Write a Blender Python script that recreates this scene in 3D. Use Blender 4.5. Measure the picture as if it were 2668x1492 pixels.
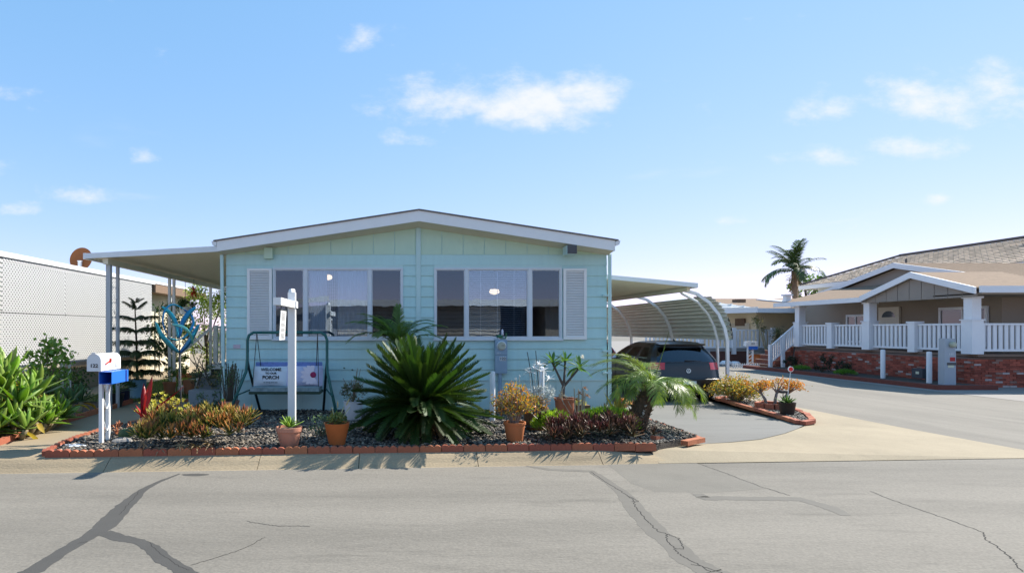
import bpy, math, random
import numpy as np
from mathutils import Vector, Matrix
for o in list(bpy.data.objects): bpy.data.objects.remove(o)
R = random.Random(11); NP = np.random.default_rng(5)
rad = math.radians; PI = math.pi
SC = bpy.context.scene; COL = SC.collection
# ---------------------------------------------------------------- camera
F, CX, CY, EYE = 1575., 1035., 857., 1.58          # focal length in photo pixels, principal point, eye height
cd = bpy.data.cameras.new('camera'); cam = bpy.data.objects.new('camera', cd); COL.objects.link(cam)
cam.location = (0, 0, EYE); cam.rotation_euler = (rad(90), 0, 0)
cd.sensor_width = 36; cd.lens = 36*F/2668; cd.shift_x = (1334-CX)/2668; cd.shift_y = (CY-746)/2668
cd.clip_start = .05; cd.clip_end = 2000
SC.camera = cam
# ---------------------------------------------------------------- sky, sun, exposure
SUN = Vector((.98, .48, 1.0)).normalized()
EL = math.asin(SUN.z); AZ = math.atan2(SUN.x, SUN.y)
w = bpy.data.worlds.new('World'); SC.world = w; w.use_nodes = True
nt = w.node_tree; nt.nodes.clear()
def N(tree, t, **k):
    n = tree.nodes.new(t)
    for a, b in k.items(): setattr(n, a, b)
    return n
def Mth(tree, op, a, b=None, c=None, clamp=False):
    n = tree.nodes.new('ShaderNodeMath'); n.operation = op; n.use_clamp = clamp
    for i, x in enumerate((a, b, c)):
        if x is None: continue
        if isinstance(x, (int, float)): n.inputs[i].default_value = x
        else: tree.links.new(x, n.inputs[i])
    return n.outputs[0]
sky = N(nt, 'ShaderNodeTexSky', sky_type='NISHITA', sun_disc=False)
sky.sun_elevation = EL; sky.sun_rotation = AZ
sky.altitude = 0; sky.air_density = .6; sky.dust_density = 0; sky.ozone_density = 5
tc = N(nt, 'ShaderNodeTexCoord'); sep = N(nt, 'ShaderNodeSeparateXYZ'); nt.links.new(tc.outputs['Generated'], sep.inputs[0])
dx, dy, dz = sep.outputs
yy = Mth(nt, 'MAXIMUM', dy, .05)
u = Mth(nt, 'DIVIDE', dx, yy); v = Mth(nt, 'DIVIDE', dz, yy)
cmb = N(nt, 'ShaderNodeCombineXYZ'); nt.links.new(u, cmb.inputs[0]); nt.links.new(Mth(nt, 'MULTIPLY', v, 1.7), cmb.inputs[1])
nz = N(nt, 'ShaderNodeTexNoise'); nz.inputs['Scale'].default_value = 11; nz.inputs['Detail'].default_value = 9; nz.inputs['Roughness'].default_value = .62
nt.links.new(cmb.outputs[0], nz.inputs['Vector'])
nf = nz.outputs['Fac']
def blob(cu, cv, ru, rv, amp):
    a = Mth(nt, 'DIVIDE', Mth(nt, 'SUBTRACT', u, cu), ru); b = Mth(nt, 'DIVIDE', Mth(nt, 'SUBTRACT', v, cv), rv)
    # flat base: the lower half is squeezed
    b = Mth(nt, 'MULTIPLY', b, Mth(nt, 'ADD', 1., Mth(nt, 'MULTIPLY', Mth(nt, 'LESS_THAN', b, 0.), .55)))
    d = Mth(nt, 'ADD', Mth(nt, 'MULTIPLY', a, a), Mth(nt, 'MULTIPLY', b, b))
    e = Mth(nt, 'EXPONENT', Mth(nt, 'MULTIPLY', d, -1.1))
    return Mth(nt, 'MULTIPLY', e, amp)
clouds = [(.20,.365,.20,.060,1.0),(.07,.375,.10,.045,.80),(.30,.375,.10,.055,.9),(.15,.40,.10,.04,.7),(-.05,.47,.06,.030,.70),(-.005,.31,.055,.022,.70),
          (.90,.37,.20,.060,.74),(.99,.40,.08,.05,.78),(.74,.365,.10,.045,.66),(.70,.282,.085,.028,.70),(-.51,.217,.07,.022,.70),(-.63,.195,.06,.018,.66),
          (-.42,.285,.04,.022,.6),(-.66,.385,.06,.02,.55),(.90,.213,.035,.016,.62),(.55,.18,.04,.016,.58),(.86,.30,.11,.03,.62),(-.66,.26,.04,.03,.5)]
acc = None
for c in clouds:
    b = blob(*c); acc = b if acc is None else Mth(nt, 'MAXIMUM', acc, b)
den = Mth(nt, 'ADD', acc, Mth(nt, 'MULTIPLY', Mth(nt, 'SUBTRACT', nf, .5), 1.9))
mr = N(nt, 'ShaderNodeMapRange', interpolation_type='SMOOTHSTEP'); mr.inputs[1].default_value = .25; mr.inputs[2].default_value = 1.15
nt.links.new(den, mr.inputs[0])
# thin clouds everywhere else on a flat layer
z2 = Mth(nt, 'MAXIMUM', dz, .04); c2 = N(nt, 'ShaderNodeCombineXYZ')
nt.links.new(Mth(nt, 'DIVIDE', dx, z2), c2.inputs[0]); nt.links.new(Mth(nt, 'DIVIDE', dy, z2), c2.inputs[1])
n2 = N(nt, 'ShaderNodeTexNoise'); n2.inputs['Scale'].default_value = .8; n2.inputs['Detail'].default_value = 8; nt.links.new(c2.outputs[0], n2.inputs['Vector'])
m2 = N(nt, 'ShaderNodeMapRange', interpolation_type='SMOOTHSTEP'); m2.inputs[1].default_value = .60; m2.inputs[2].default_value = .86; m2.inputs[4].default_value = .35
nt.links.new(n2.outputs['Fac'], m2.inputs[0])
cf = Mth(nt, 'MAXIMUM', Mth(nt, 'MULTIPLY', mr.outputs[0], .9), Mth(nt, 'MULTIPLY', m2.outputs[0], Mth(nt, 'GREATER_THAN', dz, .04)))
mix = N(nt, 'ShaderNodeMix', data_type='RGBA')
vm = N(nt, 'ShaderNodeVectorMath', operation='SCALE'); vm.inputs['Scale'].default_value = .1; nt.links.new(sky.outputs[0], vm.inputs[0])
sr = N(nt, 'ShaderNodeSeparateColor'); cr0 = N(nt, 'ShaderNodeCombineColor'); nt.links.new(vm.outputs[0], sr.inputs[0])
for i, (g, k) in enumerate(((.74, 11.6), (.40, 6.85), (.3, 7.6))):      # soft shoulder, as the photograph's tone curve renders the sky
    nt.links.new(Mth(nt, 'MULTIPLY', Mth(nt, 'POWER', sr.outputs[i], g), k), cr0.inputs[i])
nt.links.new(cf, mix.inputs[0]); nt.links.new(cr0.outputs[0], mix.inputs[6]); mix.inputs[7].default_value = (5.3, 5.35, 5.5, 1)
bg = N(nt, 'ShaderNodeBackground'); bg.inputs[1].default_value = .10
out = N(nt, 'ShaderNodeOutputWorld'); nt.links.new(mix.outputs[2], bg.inputs[0]); nt.links.new(bg.outputs[0], out.inputs[0])
sl = bpy.data.lights.new('sun', 'SUN'); sl.energy = 5.0; sl.angle = rad(.53); sl.color = (1, .94, .84)
so = bpy.data.objects.new('sun', sl); COL.objects.link(so); so.rotation_euler = SUN.to_track_quat('Z', 'Y').to_euler(); so.location = (20, 10, 25)
SC.view_settings.view_transform = 'Standard'; SC.view_settings.look = 'None'; SC.view_settings.gamma = 1; SC.view_settings.use_curve_mapping = False
SC.view_settings.exposure = .9
SC.cycles.use_denoising = True; SC.cycles.max_bounces = 8; SC.cycles.transparent_max_bounces = 16; SC.cycles.caustics_reflective = False; SC.cycles.caustics_refractive = False
# ---------------------------------------------------------------- helpers
def at(px, py, Y): return Vector(((px-CX)*Y/F, Y, EYE-(py-CY)*Y/F))
def gr(px, py, z=0.):
    Y = (EYE-z)*F/(py-CY); return Vector(((px-CX)*Y/F, Y, z))
MATS = {}
def mat(name, col, rough=.6, var=.12, scale=5., bump=0., bscale=60., metal=0., spec=.4, trans=0., orand=0., col2=None, pos=(.2,.9), vcol=False, coat=0., fine=0., streak=None, tcol=None, stain=0.):
    if name in MATS: return MATS[name]
    m = bpy.data.materials.new(name); m.use_nodes = True; t = m.node_tree; t.nodes.clear(); L = t.links.new
    co = N(t, 'ShaderNodeTexCoord'); vec = co.outputs['Object']
    if streak:
        mp = N(t, 'ShaderNodeMapping'); mp.inputs['Scale'].default_value = streak; L(vec, mp.inputs[0]); vec = mp.outputs[0]
    no = N(t, 'ShaderNodeTexNoise'); no.inputs['Scale'].default_value = scale; no.inputs['Detail'].default_value = 6; no.inputs['Roughness'].default_value = .62; L(vec, no.inputs['Vector'])
    if vcol:
        a = N(t, 'ShaderNodeAttribute', attribute_name='c'); base = a.outputs['Color']
    elif col2 is not None:
        a = N(t, 'ShaderNodeAttribute', attribute_name='t'); rp = N(t, 'ShaderNodeMapRange'); rp.inputs[1].default_value, rp.inputs[2].default_value = pos
        L(a.outputs['Fac'], rp.inputs[0]); mx = N(t, 'ShaderNodeMix', data_type='RGBA'); L(rp.outputs[0], mx.inputs[0])
        mx.inputs[6].default_value = (*col, 1); mx.inputs[7].default_value = (*col2, 1); base = mx.outputs[2]
    else:
        rg = N(t, 'ShaderNodeRGB'); rg.outputs[0].default_value = (*col, 1); base = rg.outputs[0]
    val = Mth(t, 'ADD', Mth(t, 'MULTIPLY', Mth(t, 'SUBTRACT', no.outputs['Fac'], .5), var*3.2), 1.)
    if fine:
        n3 = N(t, 'ShaderNodeTexNoise'); n3.inputs['Scale'].default_value = bscale; n3.inputs['Detail'].default_value = 3; L(co.outputs['Object'], n3.inputs['Vector'])
        val = Mth(t, 'ADD', val, Mth(t, 'MULTIPLY', Mth(t, 'SUBTRACT', n3.outputs['Fac'], .5), fine*3))
    if stain:
        for sc_, lo, hi in ((.5, .44, .66), (3.1, .56, .74)):
            n4 = N(t, 'ShaderNodeTexNoise'); n4.inputs['Scale'].default_value = sc_; n4.inputs['Detail'].default_value = 7; n4.inputs['Roughness'].default_value = .68; L(vec, n4.inputs['Vector'])
            r4 = N(t, 'ShaderNodeMapRange'); r4.inputs[1].default_value = lo; r4.inputs[2].default_value = hi; r4.inputs[3].default_value = 1.; r4.inputs[4].default_value = 1-stain; L(n4.outputs['Fac'], r4.inputs[0])
            val = Mth(t, 'MULTIPLY', val, r4.outputs[0])
    hs = N(t, 'ShaderNodeHueSaturation'); L(base, hs.inputs['Color'])
    if orand:
        oi = N(t, 'ShaderNodeObjectInfo'); r = oi.outputs['Random']
        val = Mth(t, 'MULTIPLY', val, Mth(t, 'ADD', 1-orand, Mth(t, 'MULTIPLY', r, 2*orand)))
        L(Mth(t, 'ADD', .5-.03*orand*2, Mth(t, 'MULTIPLY', r, .06*orand*2)), hs.inputs['Hue'])
    L(val, hs.inputs['Value'])
    p = N(t, 'ShaderNodeBsdfPrincipled'); L(hs.outputs[0], p.inputs['Base Color'])
    p.inputs['Roughness'].default_value = rough; p.inputs['Metallic'].default_value = metal; p.inputs['Specular IOR Level'].default_value = spec; p.inputs['Coat Weight'].default_value = coat
    if bump:
        b = N(t, 'ShaderNodeBump'); b.inputs['Strength'].default_value = bump; b.inputs['Distance'].default_value = .02
        nb = N(t, 'ShaderNodeTexNoise'); nb.inputs['Scale'].default_value = bscale; nb.inputs['Detail'].default_value = 5; L(vec, nb.inputs['Vector'])
        L(nb.outputs['Fac'], b.inputs['Height']); L(b.outputs[0], p.inputs['Normal'])
    o = N(t, 'ShaderNodeOutputMaterial')
    if trans:
        tr = N(t, 'ShaderNodeBsdfTranslucent'); g = N(t, 'ShaderNodeMix', data_type='RGBA', blend_type='MULTIPLY'); g.inputs[0].default_value = 1
        L(hs.outputs[0], g.inputs[6]); g.inputs[7].default_value = (*(tcol or (1.9, 1.9, .75)), 1); L(g.outputs[2], tr.inputs[0])
        ms = N(t, 'ShaderNodeMixShader'); ms.inputs[0].default_value = trans; L(p.outputs[0], ms.inputs[1]); L(tr.outputs[0], ms.inputs[2]); L(ms.outputs[0], o.inputs[0])
    else: L(p.outputs[0], o.inputs[0])
    MATS[name] = m; return m
def glass(name, refl=.3, tint=(.8,.85,.9), rough=.01, wav=0.):
    m = bpy.data.materials.new(name); m.use_nodes = True; t = m.node_tree; t.nodes.clear(); L = t.links.new
    tr = N(t, 'ShaderNodeBsdfTransparent'); tr.inputs[0].default_value = (*tint, 1)
    gl = N(t, 'ShaderNodeBsdfGlossy'); gl.inputs['Roughness'].default_value = rough; gl.inputs[0].default_value = (.80,.90,1,1)
    if wav:
        b = N(t, 'ShaderNodeBump'); b.inputs['Strength'].default_value = wav; b.inputs['Distance'].default_value = .01
        co = N(t, 'ShaderNodeTexCoord'); nb = N(t, 'ShaderNodeTexNoise'); nb.inputs['Scale'].default_value = 2.5; L(co.outputs['Object'], nb.inputs['Vector']); L(nb.outputs['Fac'], b.inputs['Height']); L(b.outputs[0], gl.inputs['Normal'])
    fr = N(t, 'ShaderNodeFresnel'); fr.inputs[0].default_value = 1.5
    fac = Mth(t, 'ADD', fr.outputs[0], refl-.04, clamp=True)
    ms = N(t, 'ShaderNodeMixShader'); L(fac, ms.inputs[0]); L(tr.outputs[0], ms.inputs[1]); L(gl.outputs[0], ms.inputs[2])
    o = N(t, 'ShaderNodeOutputMaterial'); L(ms.outputs[0], o.inputs[0]); return m
def lamp_mat(name, col, s):
    m = bpy.data.materials.new(name); m.use_nodes = True; p = m.node_tree.nodes['Principled BSDF']
    p.inputs['Base Color'].default_value = (*col, 1); p.inputs['Emission Color'].default_value = (*col, 1); p.inputs['Emission Strength'].default_value = s; return m
def wpos(o):
    v = Vector((0,0,0))
    while o is not None: v += o.location; o = o.parent
    return v
class MB:
    def __init__(s): s.v = []; s.f = []; s.t = []; s.c = []
    def add(s, vs, fs, t=None, c=None):
        o = len(s.v); s.v += [tuple(x) for x in vs]; s.f += [tuple(i+o for i in f) for f in fs]
        s.t += list(t) if t is not None else [0.]*len(vs)
        if c is not None: s.c += [c]*len(vs)
        return s
    def box(s, x0, x1, y0, y1, z0, z1, c=None):
        return s.add([(x0,y0,z0),(x1,y0,z0),(x1,y1,z0),(x0,y1,z0),(x0,y0,z1),(x1,y0,z1),(x1,y1,z1),(x0,y1,z1)],
                     [(0,3,2,1),(4,5,6,7),(0,1,5,4),(1,2,6,5),(2,3,7,6),(3,0,4,7)], c=c)
    def bar(s, a, b, wd, ht, up=(0,0,1)):
        a = Vector(a); b = Vector(b); d = (b-a).normalized(); up = Vector(up)
        if abs(d.dot(up)) > .98: up = Vector((0,1,0))
        x = d.cross(up).normalized()*wd/2; z = x.cross(d).normalized()*ht/2
        vs = [a-x-z, a+x-z, a+x+z, a-x+z, b-x-z, b+x-z, b+x+z, b-x+z]
        return s.add(vs, [(0,1,2,3),(7,6,5,4),(0,4,5,1),(1,5,6,2),(2,6,7,3),(3,7,4,0)])
    def tube(s, pts, r, n=8, cap=True, tt=None):
        pts = [Vector(p) for p in pts]; m = len(pts)
        rs = r if isinstance(r, (list, tuple)) else [r]*m
        vs = []; ts = []; ref = None
        for i, p in enumerate(pts):
            d = (pts[min(i+1, m-1)]-pts[max(i-1, 0)]).normalized()
            if ref is None: ref = Vector((0,0,1)) if abs(d.z) < .9 else Vector((1,0,0))
            x = d.cross(ref).normalized(); ref = x.cross(d).normalized()
            for k in range(n):
                a = 2*PI*k/n; vs.append(p + (x*math.cos(a)+ref*math.sin(a))*rs[i]); ts.append(i/max(1, m-1))
        fs = [(i*n+k, i*n+(k+1) % n, (i+1)*n+(k+1) % n, (i+1)*n+k) for i in range(m-1) for k in range(n)]
        if cap: fs += [tuple(range(n-1, -1, -1)), tuple((m-1)*n+k for k in range(n))]
        return s.add(vs, fs, ts)
    def lathe(s, prof, n=20, c=(0,0,0), sx=1., sy=1.):
        vs = []; fs = []; m = len(prof); ts = []
        for i, (r, z) in enumerate(prof):
            for k in range(n):
                a = 2*PI*k/n; vs.append((c[0]+r*sx*math.cos(a), c[1]+r*sy*math.sin(a), c[2]+z)); ts.append(i/(m-1))
        fs = [(i*n+k, i*n+(k+1) % n, (i+1)*n+(k+1) % n, (i+1)*n+k) for i in range(m-1) for k in range(n)]
        if prof[0][0] > 1e-4: fs.append(tuple(range(n-1, -1, -1)))
        if prof[-1][0] > 1e-4: fs.append(tuple((m-1)*n+k for k in range(n)))
        return s.add(vs, fs, ts)
    def poly(s, pts): return s.add(pts, [tuple(range(len(pts)))])
    def prism(s, pts, vec):
        n = len(pts); vec = Vector(vec); q = [Vector(p) for p in pts]; vs = q+[p+vec for p in q]
        return s.add(vs, [tuple(range(n-1, -1, -1)), tuple(range(n, 2*n))]+[(i, (i+1) % n, n+(i+1) % n, n+i) for i in range(n)])
    def bake(s, o, M, dt=0., c=None):
        a = np.array(o.v); m = np.array(M); a = a@m[:3,:3].T+m[:3,3]
        off = len(s.v); s.v += list(map(tuple, a.tolist())); s.f += [tuple(i+off for i in f) for f in o.f]; s.t += [x+dt for x in o.t]
        if c is not None: s.c += [c]*len(o.v)
        return s
    def mesh(s, name, m, smooth=False, off=None):
        me = bpy.data.meshes.new(name)
        vs = s.v if off is None else [(a-off.x, b-off.y, c-off.z) for a, b, c in s.v]
        me.from_pydata(vs, [], s.f)
        if any(s.t):
            at_ = me.attributes.new('t', 'FLOAT', 'POINT'); at_.data.foreach_set('value', np.array(s.t, dtype=np.float32))
        if s.c:
            ca = me.attributes.new('c', 'FLOAT_COLOR', 'POINT'); ca.data.foreach_set('color', np.array([(*x, 1) for x in s.c], dtype=np.float32).ravel())
        if m: me.materials.append(m)
        if smooth: me.polygons.foreach_set('use_smooth', [True]*len(me.polygons))
        me.update(); return me
    def build(s, name, m, parent=None, smooth=False, w=False, auto=False):
        me = s.mesh(name, m, smooth, wpos(parent) if (w and parent) else None)
        if auto: me.polygons.foreach_set('use_smooth', [True]*len(me.polygons)); me.set_sharp_from_angle(angle=rad(35))
        return inst(me, name, parent)
def inst(me, name, parent=None, M=None):
    o = bpy.data.objects.new(name, me); COL.objects.link(o); o.parent = parent
    if M is not None: o.matrix_basis = M
    return o
def npmesh(name, vs, fs, m, cols=None, parent=None, t=None, smooth=False):
    me = bpy.data.meshes.new(name); k = fs.shape[1]
    me.vertices.add(len(vs)); me.vertices.foreach_set('co', np.ascontiguousarray(vs, dtype=np.float32).ravel())
    me.loops.add(fs.size); me.loops.foreach_set('vertex_index', np.ascontiguousarray(fs, dtype=np.int32).ravel())
    me.polygons.add(len(fs)); me.polygons.foreach_set('loop_start', np.arange(0, fs.size, k, dtype=np.int32))
    if smooth: me.polygons.foreach_set('use_smooth', np.ones(len(fs), dtype=bool))
    if cols is not None:
        ca = me.attributes.new('c', 'FLOAT_COLOR', 'POINT'); ca.data.foreach_set('color', np.concatenate([cols, np.ones((len(cols), 1))], 1).astype(np.float32).ravel())
    if t is not None:
        a = me.attributes.new('t', 'FLOAT', 'POINT'); a.data.foreach_set('value', np.asarray(t, dtype=np.float32))
    me.update(calc_edges=True); me.validate(); me.materials.append(m)
    return inst(me, name, parent)
def tag(o, label, cat, group=None, kind=None):
    o['label'] = label; o['category'] = cat
    if group: o['group'] = group
    if kind: o['kind'] = kind
    return o
def thing(name, label, cat, loc=(0,0,0), rz=0., group=None):
    o = bpy.data.objects.new(name, None); COL.objects.link(o); o.location = loc; o.rotation_euler = (0, 0, rz); o.empty_display_size = .1
    return tag(o, label, cat, group)
def struct(o, label=None, kind='structure'):
    o['kind'] = kind
    if label: o['label'] = label
    return o
def TRS(loc=(0,0,0), az=0., pitch=0., roll=0., s=1.):
    sc = s if isinstance(s, (tuple, list)) else (s, s, s)
    return Matrix.Translation(loc) @ Matrix.Rotation(az, 4, 'Z') @ Matrix.Rotation(-pitch, 4, 'Y') @ Matrix.Rotation(roll, 4, 'X') @ Matrix.Diagonal((*sc, 1))
def text(s, name, m, parent, loc, size, rot=(PI/2,0,0), ext=.002, bold=0., sx=1., align='CENTER', spacing=1.):
    c = bpy.data.curves.new(name, 'FONT'); c.body = s; c.size = size; c.extrude = ext; c.offset = bold; c.align_x = align; c.align_y = 'CENTER'; c.space_character = spacing; c.resolution_u = 3
    o = bpy.data.objects.new(name, c); COL.objects.link(o)
    dg = bpy.context.evaluated_depsgraph_get(); me = bpy.data.meshes.new_from_object(o.evaluated_get(dg))
    bpy.data.objects.remove(o); me.materials.clear(); me.materials.append(m)
    q = inst(me, name, parent); q.location = Vector(loc); q.rotation_euler = rot; q.scale = (sx, 1, 1); return q
# ---------------------------------------------------------------- plant helpers
def strap(L, W, n=6, bend=.5, fold=.25, thick=0., wide=.45, tip=.02, base=.55, wave=0.):
    """one leaf along +X, bending towards +Z by `bend` radians (negative: drooping)"""
    b = MB(); vs = []; ts = []; x = z = 0.; px = 0
    for i in range(n+1):
        s = i/n; th = bend*s
        if i: x += L/n*math.cos(bend*(s-.5/n)); z += L/n*math.sin(bend*(s-.5/n))
        wd = W*(base+(1-base)*math.sin(PI/2*min(1, s/wide))) if s < wide else W*math.cos(PI/2*((s-wide)/(1-wide))**1.25)
        wd = max(wd, W*tip); nx, nz = -math.sin(th), math.cos(th); fo = fold*wd*(1-.6*s); yo = wave*math.sin(s*7)*W
        vs.append((x+nx*fo, yo-wd/2, z+nz*fo)); vs.append((x, yo, z)); vs.append((x+nx*fo, yo+wd/2, z+nz*fo)); ts += [s, s, s]
        if thick:
            th_ = thick*wd*(1-.3*s); vs.append((x-nx*th_, yo, z-nz*th_)); ts.append(s)
    k = 4 if thick else 3; fs = []
    for i in range(n):
        a, c = i*k, (i+1)*k
        fs += [(a, a+1, c+1, c), (a+1, a+2, c+2, c+1)]
        if thick: fs += [(a+2, a+3, c+3, c+2), (a+3, a, c, c+3)]
    if thick: fs.append(tuple(n*k+i for i in (0, 1, 2, 3)))
    return b.add(vs, fs, ts)
def rosette_M(n, p0, p1, s0=1., s1=.6, jit=.12, z0=0., z1=0., rnd=R):
    out = []
    for i in range(n):
        q = i/max(1, n-1); az = i*2.39996+rnd.uniform(-.25, .25)
        out.append(TRS((0, 0, z0+(z1-z0)*q), az, p0+(p1-p0)*q+rnd.uniform(-jit, jit), rnd.uniform(-.2, .2), (s0+(s1-s0)*q)*rnd.uniform(.88, 1.1)))
    return out
def frond(L, n, ll, lw, arch, vee, fwd, s0=.12, droop=0., rw=.012, pinch=.5, jit=.06, rise=0., rnd=R):
    b = MB(); P = []; x = z = 0.; K = 24
    for i in range(K+1):
        s = i/K; th = rise-arch*s**1.4; P.append((Vector((x, 0, z)), th)); x += L/K*math.cos(th); z += L/K*math.sin(th)
    b.tube([P[i][0] for i in range(0, K+1, 3)], [rw*(1-.85*i/K) for i in range(0, K+1, 3)], 4, tt=0)
    b.t = [.0]*len(b.v)
    for i in range(n):
        s = s0+(1-s0)*i/(n-1); f = s*K; k = min(K-1, int(f)); p = P[k][0].lerp(P[k+1][0], f-k); th = P[k][1]
        T = Vector((math.cos(th), 0, math.sin(th))); U = Vector((-math.sin(th), 0, math.cos(th)))
        pr = math.sin(PI*min(1, (s-s0)/(1-s0)*.80+.16))**pinch
        for sg in (-1, 1):
            fw = fwd+.35*s+rnd.uniform(-jit, jit); ve = vee+rnd.uniform(-jit, jit)
            d = (Vector((0, sg, 0))*math.cos(fw)*math.cos(ve)+T*math.sin(fw)+U*math.sin(ve)*math.cos(fw)).normalized()
            l = ll*pr*rnd.uniform(.9, 1.06); wv = (T-d*T.dot(d)).normalized()*lw/2
            if not droop:
                b.add([p-wv*.7, p+wv*.7, p+d*l*.55+wv, p+d*l, p+d*l*.55-wv], [(0, 1, 2, 4), (4, 2, 3)], [.3, .3, .6, 1, .6])
            else:
                g = Vector((0, 0, -1)); q1 = p+d*l*.4+g*l*droop*.12; q2 = p+d*l*.75+g*l*droop*.42; q3 = p+d*l*.92+g*l*droop*.85
                b.add([p-wv*.6, p+wv*.6, q1+wv, q1-wv, q2+wv*.7, q2-wv*.7, q3], [(0, 1, 2, 3), (3, 2, 4, 5), (5, 4, 6)], [.3, .3, .55, .55, .8, .8, 1])
    return b
def leafcloud(C, size, cols, aspect=.5, up=.3, rng=NP, jit=.35, out=None):
    """diamond leaves at centres C (N,3); returns verts, faces, colours"""
    n = len(C); d = rng.normal(size=(n, 3)); d[:, 2] += up
    if out is not None: d = d*.7+out
    d /= np.linalg.norm(d, axis=1)[:, None]
    e = rng.normal(size=(n, 3)); s = np.cross(d, e); s /= np.linalg.norm(s, axis=1)[:, None]; nrm = np.cross(s, d)
    l = size*(1+rng.uniform(-jit, jit, n))[:, None]
    b = C-d*l*.5; t = C+d*l*.5; m = C-d*l*.05+nrm*l*.06
    V = np.stack([b, m+s*l*aspect*.5, t, m-s*l*aspect*.5], 1).reshape(-1, 3)
    Fc = np.arange(n*4).reshape(n, 4)
    cc = np.asarray(cols)[rng.integers(0, len(cols), n)]*(1+rng.uniform(-.18, .18, n))[:, None]
    return V, Fc, np.repeat(cc, 4, 0)
def clumps(n, per, rx, ry, rz, cz, cr, rng=NP, shell=.55):
    d = rng.normal(size=(n, 3)); d /= np.linalg.norm(d, axis=1)[:, None]; r = shell+(1-shell)*rng.random(n)**.6
    K = d*r[:, None]*np.array([rx, ry, rz]); K[:, 2] += cz
    P = np.repeat(K, per, 0)+rng.normal(size=(n*per, 3))*cr*.55
    return K, P
# ================================================================ SETTING
M_asph = mat('asphalt', (.192,.174,.146), .9, .10, 1.1, .4, 48, fine=.22, streak=(.28,1.5,1), stain=.24)
M_asph2 = mat('asphalt_side', (.198,.179,.150), .9, .07, .8, .3, 55, fine=.16, streak=(2.2,.3,1), stain=.2)
M_seal = mat('crack_seal', (.066,.062,.056), .8, .10, 3, .1, 120, fine=.06)
M_patch = mat('asphalt_patch', (.160,.147,.124), .9, .16, 2, .3, 150, fine=.14)
M_crack = mat('crack_line', (.03,.028,.025), .95, .2)
M_conc = mat('concrete_kerb', (.335,.262,.168), .9, .10, 2.2, .3, 45, fine=.14, streak=(.5,1.5,1), stain=.2)
M_apron = mat('concrete_apron', (.305,.252,.172), .9, .10, 1.1, .25, 50, fine=.12, stain=.14)
M_walk = mat('concrete_walkway', (.28,.22,.145), .9, .10, 1.3, .15, 120, fine=.06)
M_drive = mat('driveway_slab', (.165,.16,.148), .85, .12, 1.0, .2, 60, fine=.09, streak=(.5,1.9,1), stain=.22)
M_soil = mat('soil', (.075,.062,.05), .95, .3, 6, .6, 50)
M_brick = mat('red_brick', (.36,.118,.062), .85, .16, 9, .25, 70, orand=.14, fine=.08)
M_grass = mat('grass_blade', (.06,.12,.018), .7, .3, 3, trans=.3, orand=.0)
M_turf = mat('turf', (.06,.085,.02), .95, .35, 4, .6, 60)
def sheet(name, pts, m, z=None, kind='structure', parent=None):
    b = MB(); b.poly([(p[0], p[1], p[2] if len(p) > 2 else z) for p in pts])
    o = b.build(name, m, parent); 
    if o.data.polygons[0].normal.z < 0: o.data.flip_normals()
    if parent is None: struct(o)
    return o
yk = lambda x: 7.5+.065*x
struct(MB().poly([(-700,-700,-.32),(700,-700,-.32),(700,700,-.32),(-700,700,-.32)]).build('ground', mat('far_ground', (.17,.155,.13), .95, .2, .3)))
street = sheet('street', [(-60,-5.2),(60,-5.2),(60,yk(60)),(8.9,yk(8.9)),(-60,yk(-60))], M_asph, -.14)
side = MB(); xs = (8.95, 15.35)
ys = [(8.0,-.143),(10.5,-.17),(14,-.2),(90,-.2)]
for i in range(3):
    (a, za), (b_, zb) = ys[i], ys[i+1]; side.add([(xs[0],a,za+.004),(xs[1],a if i else 8.5,za+.004),(xs[1],b_,zb+.004),(xs[0],b_,zb+.004)], [(0,1,2,3)])
struct(side.build('side_street', M_asph2))
sheet('far_pavement', [(15.35,8.3,-.19),(60,11.5,-.19),(60,90,-.19),(15.35,90,-.19)], mat('far_paving', (.24,.22,.20), .9, .1, .6))
def dz_(y): return -.075-.125*min(1, max(0, (y-8.7)/4.5))
arc = [(4.39,8.79),(4.92,8.91),(5.52,9.19),(6.28,9.8),(6.9,10.4),(7.22,10.75)]
drv = MB(); pf = [(4.36,8.72)]+arc[1:]+[(7.38,11.2),(7.62,13.2),(3.98,13.2),(3.98,11.55),(4.36,11.55)]
drv.poly([(x, y, dz_(y)) for x, y in pf]); drv.poly([(3.98,13.2,-.2),(7.62,13.2,-.2),(8.2,19,-.2),(9,27,-.2),(3.98,27,-.2)])
struct(drv.build('driveway', M_drive))
ap = [(3.35,yk(3.35)+.02,-.136),(8.35,yk(8.35)+.01,-.136),(8.96,8.2,-.139),(8.96,10.5,-.163),(8.96,14,-.19),(8.96,27,-.19),(8.6,27,-.19),(8.35,13.4,-.18)]+[(7.2,10.7,-.14)]+[(x,y,dz_(y)-.006) for x, y in arc[::-1][1:]]+[(4.34,8.80,-.09),(3.38,8.09,-.03)]
apron = sheet('concrete_apron', ap, M_apron)
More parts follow.
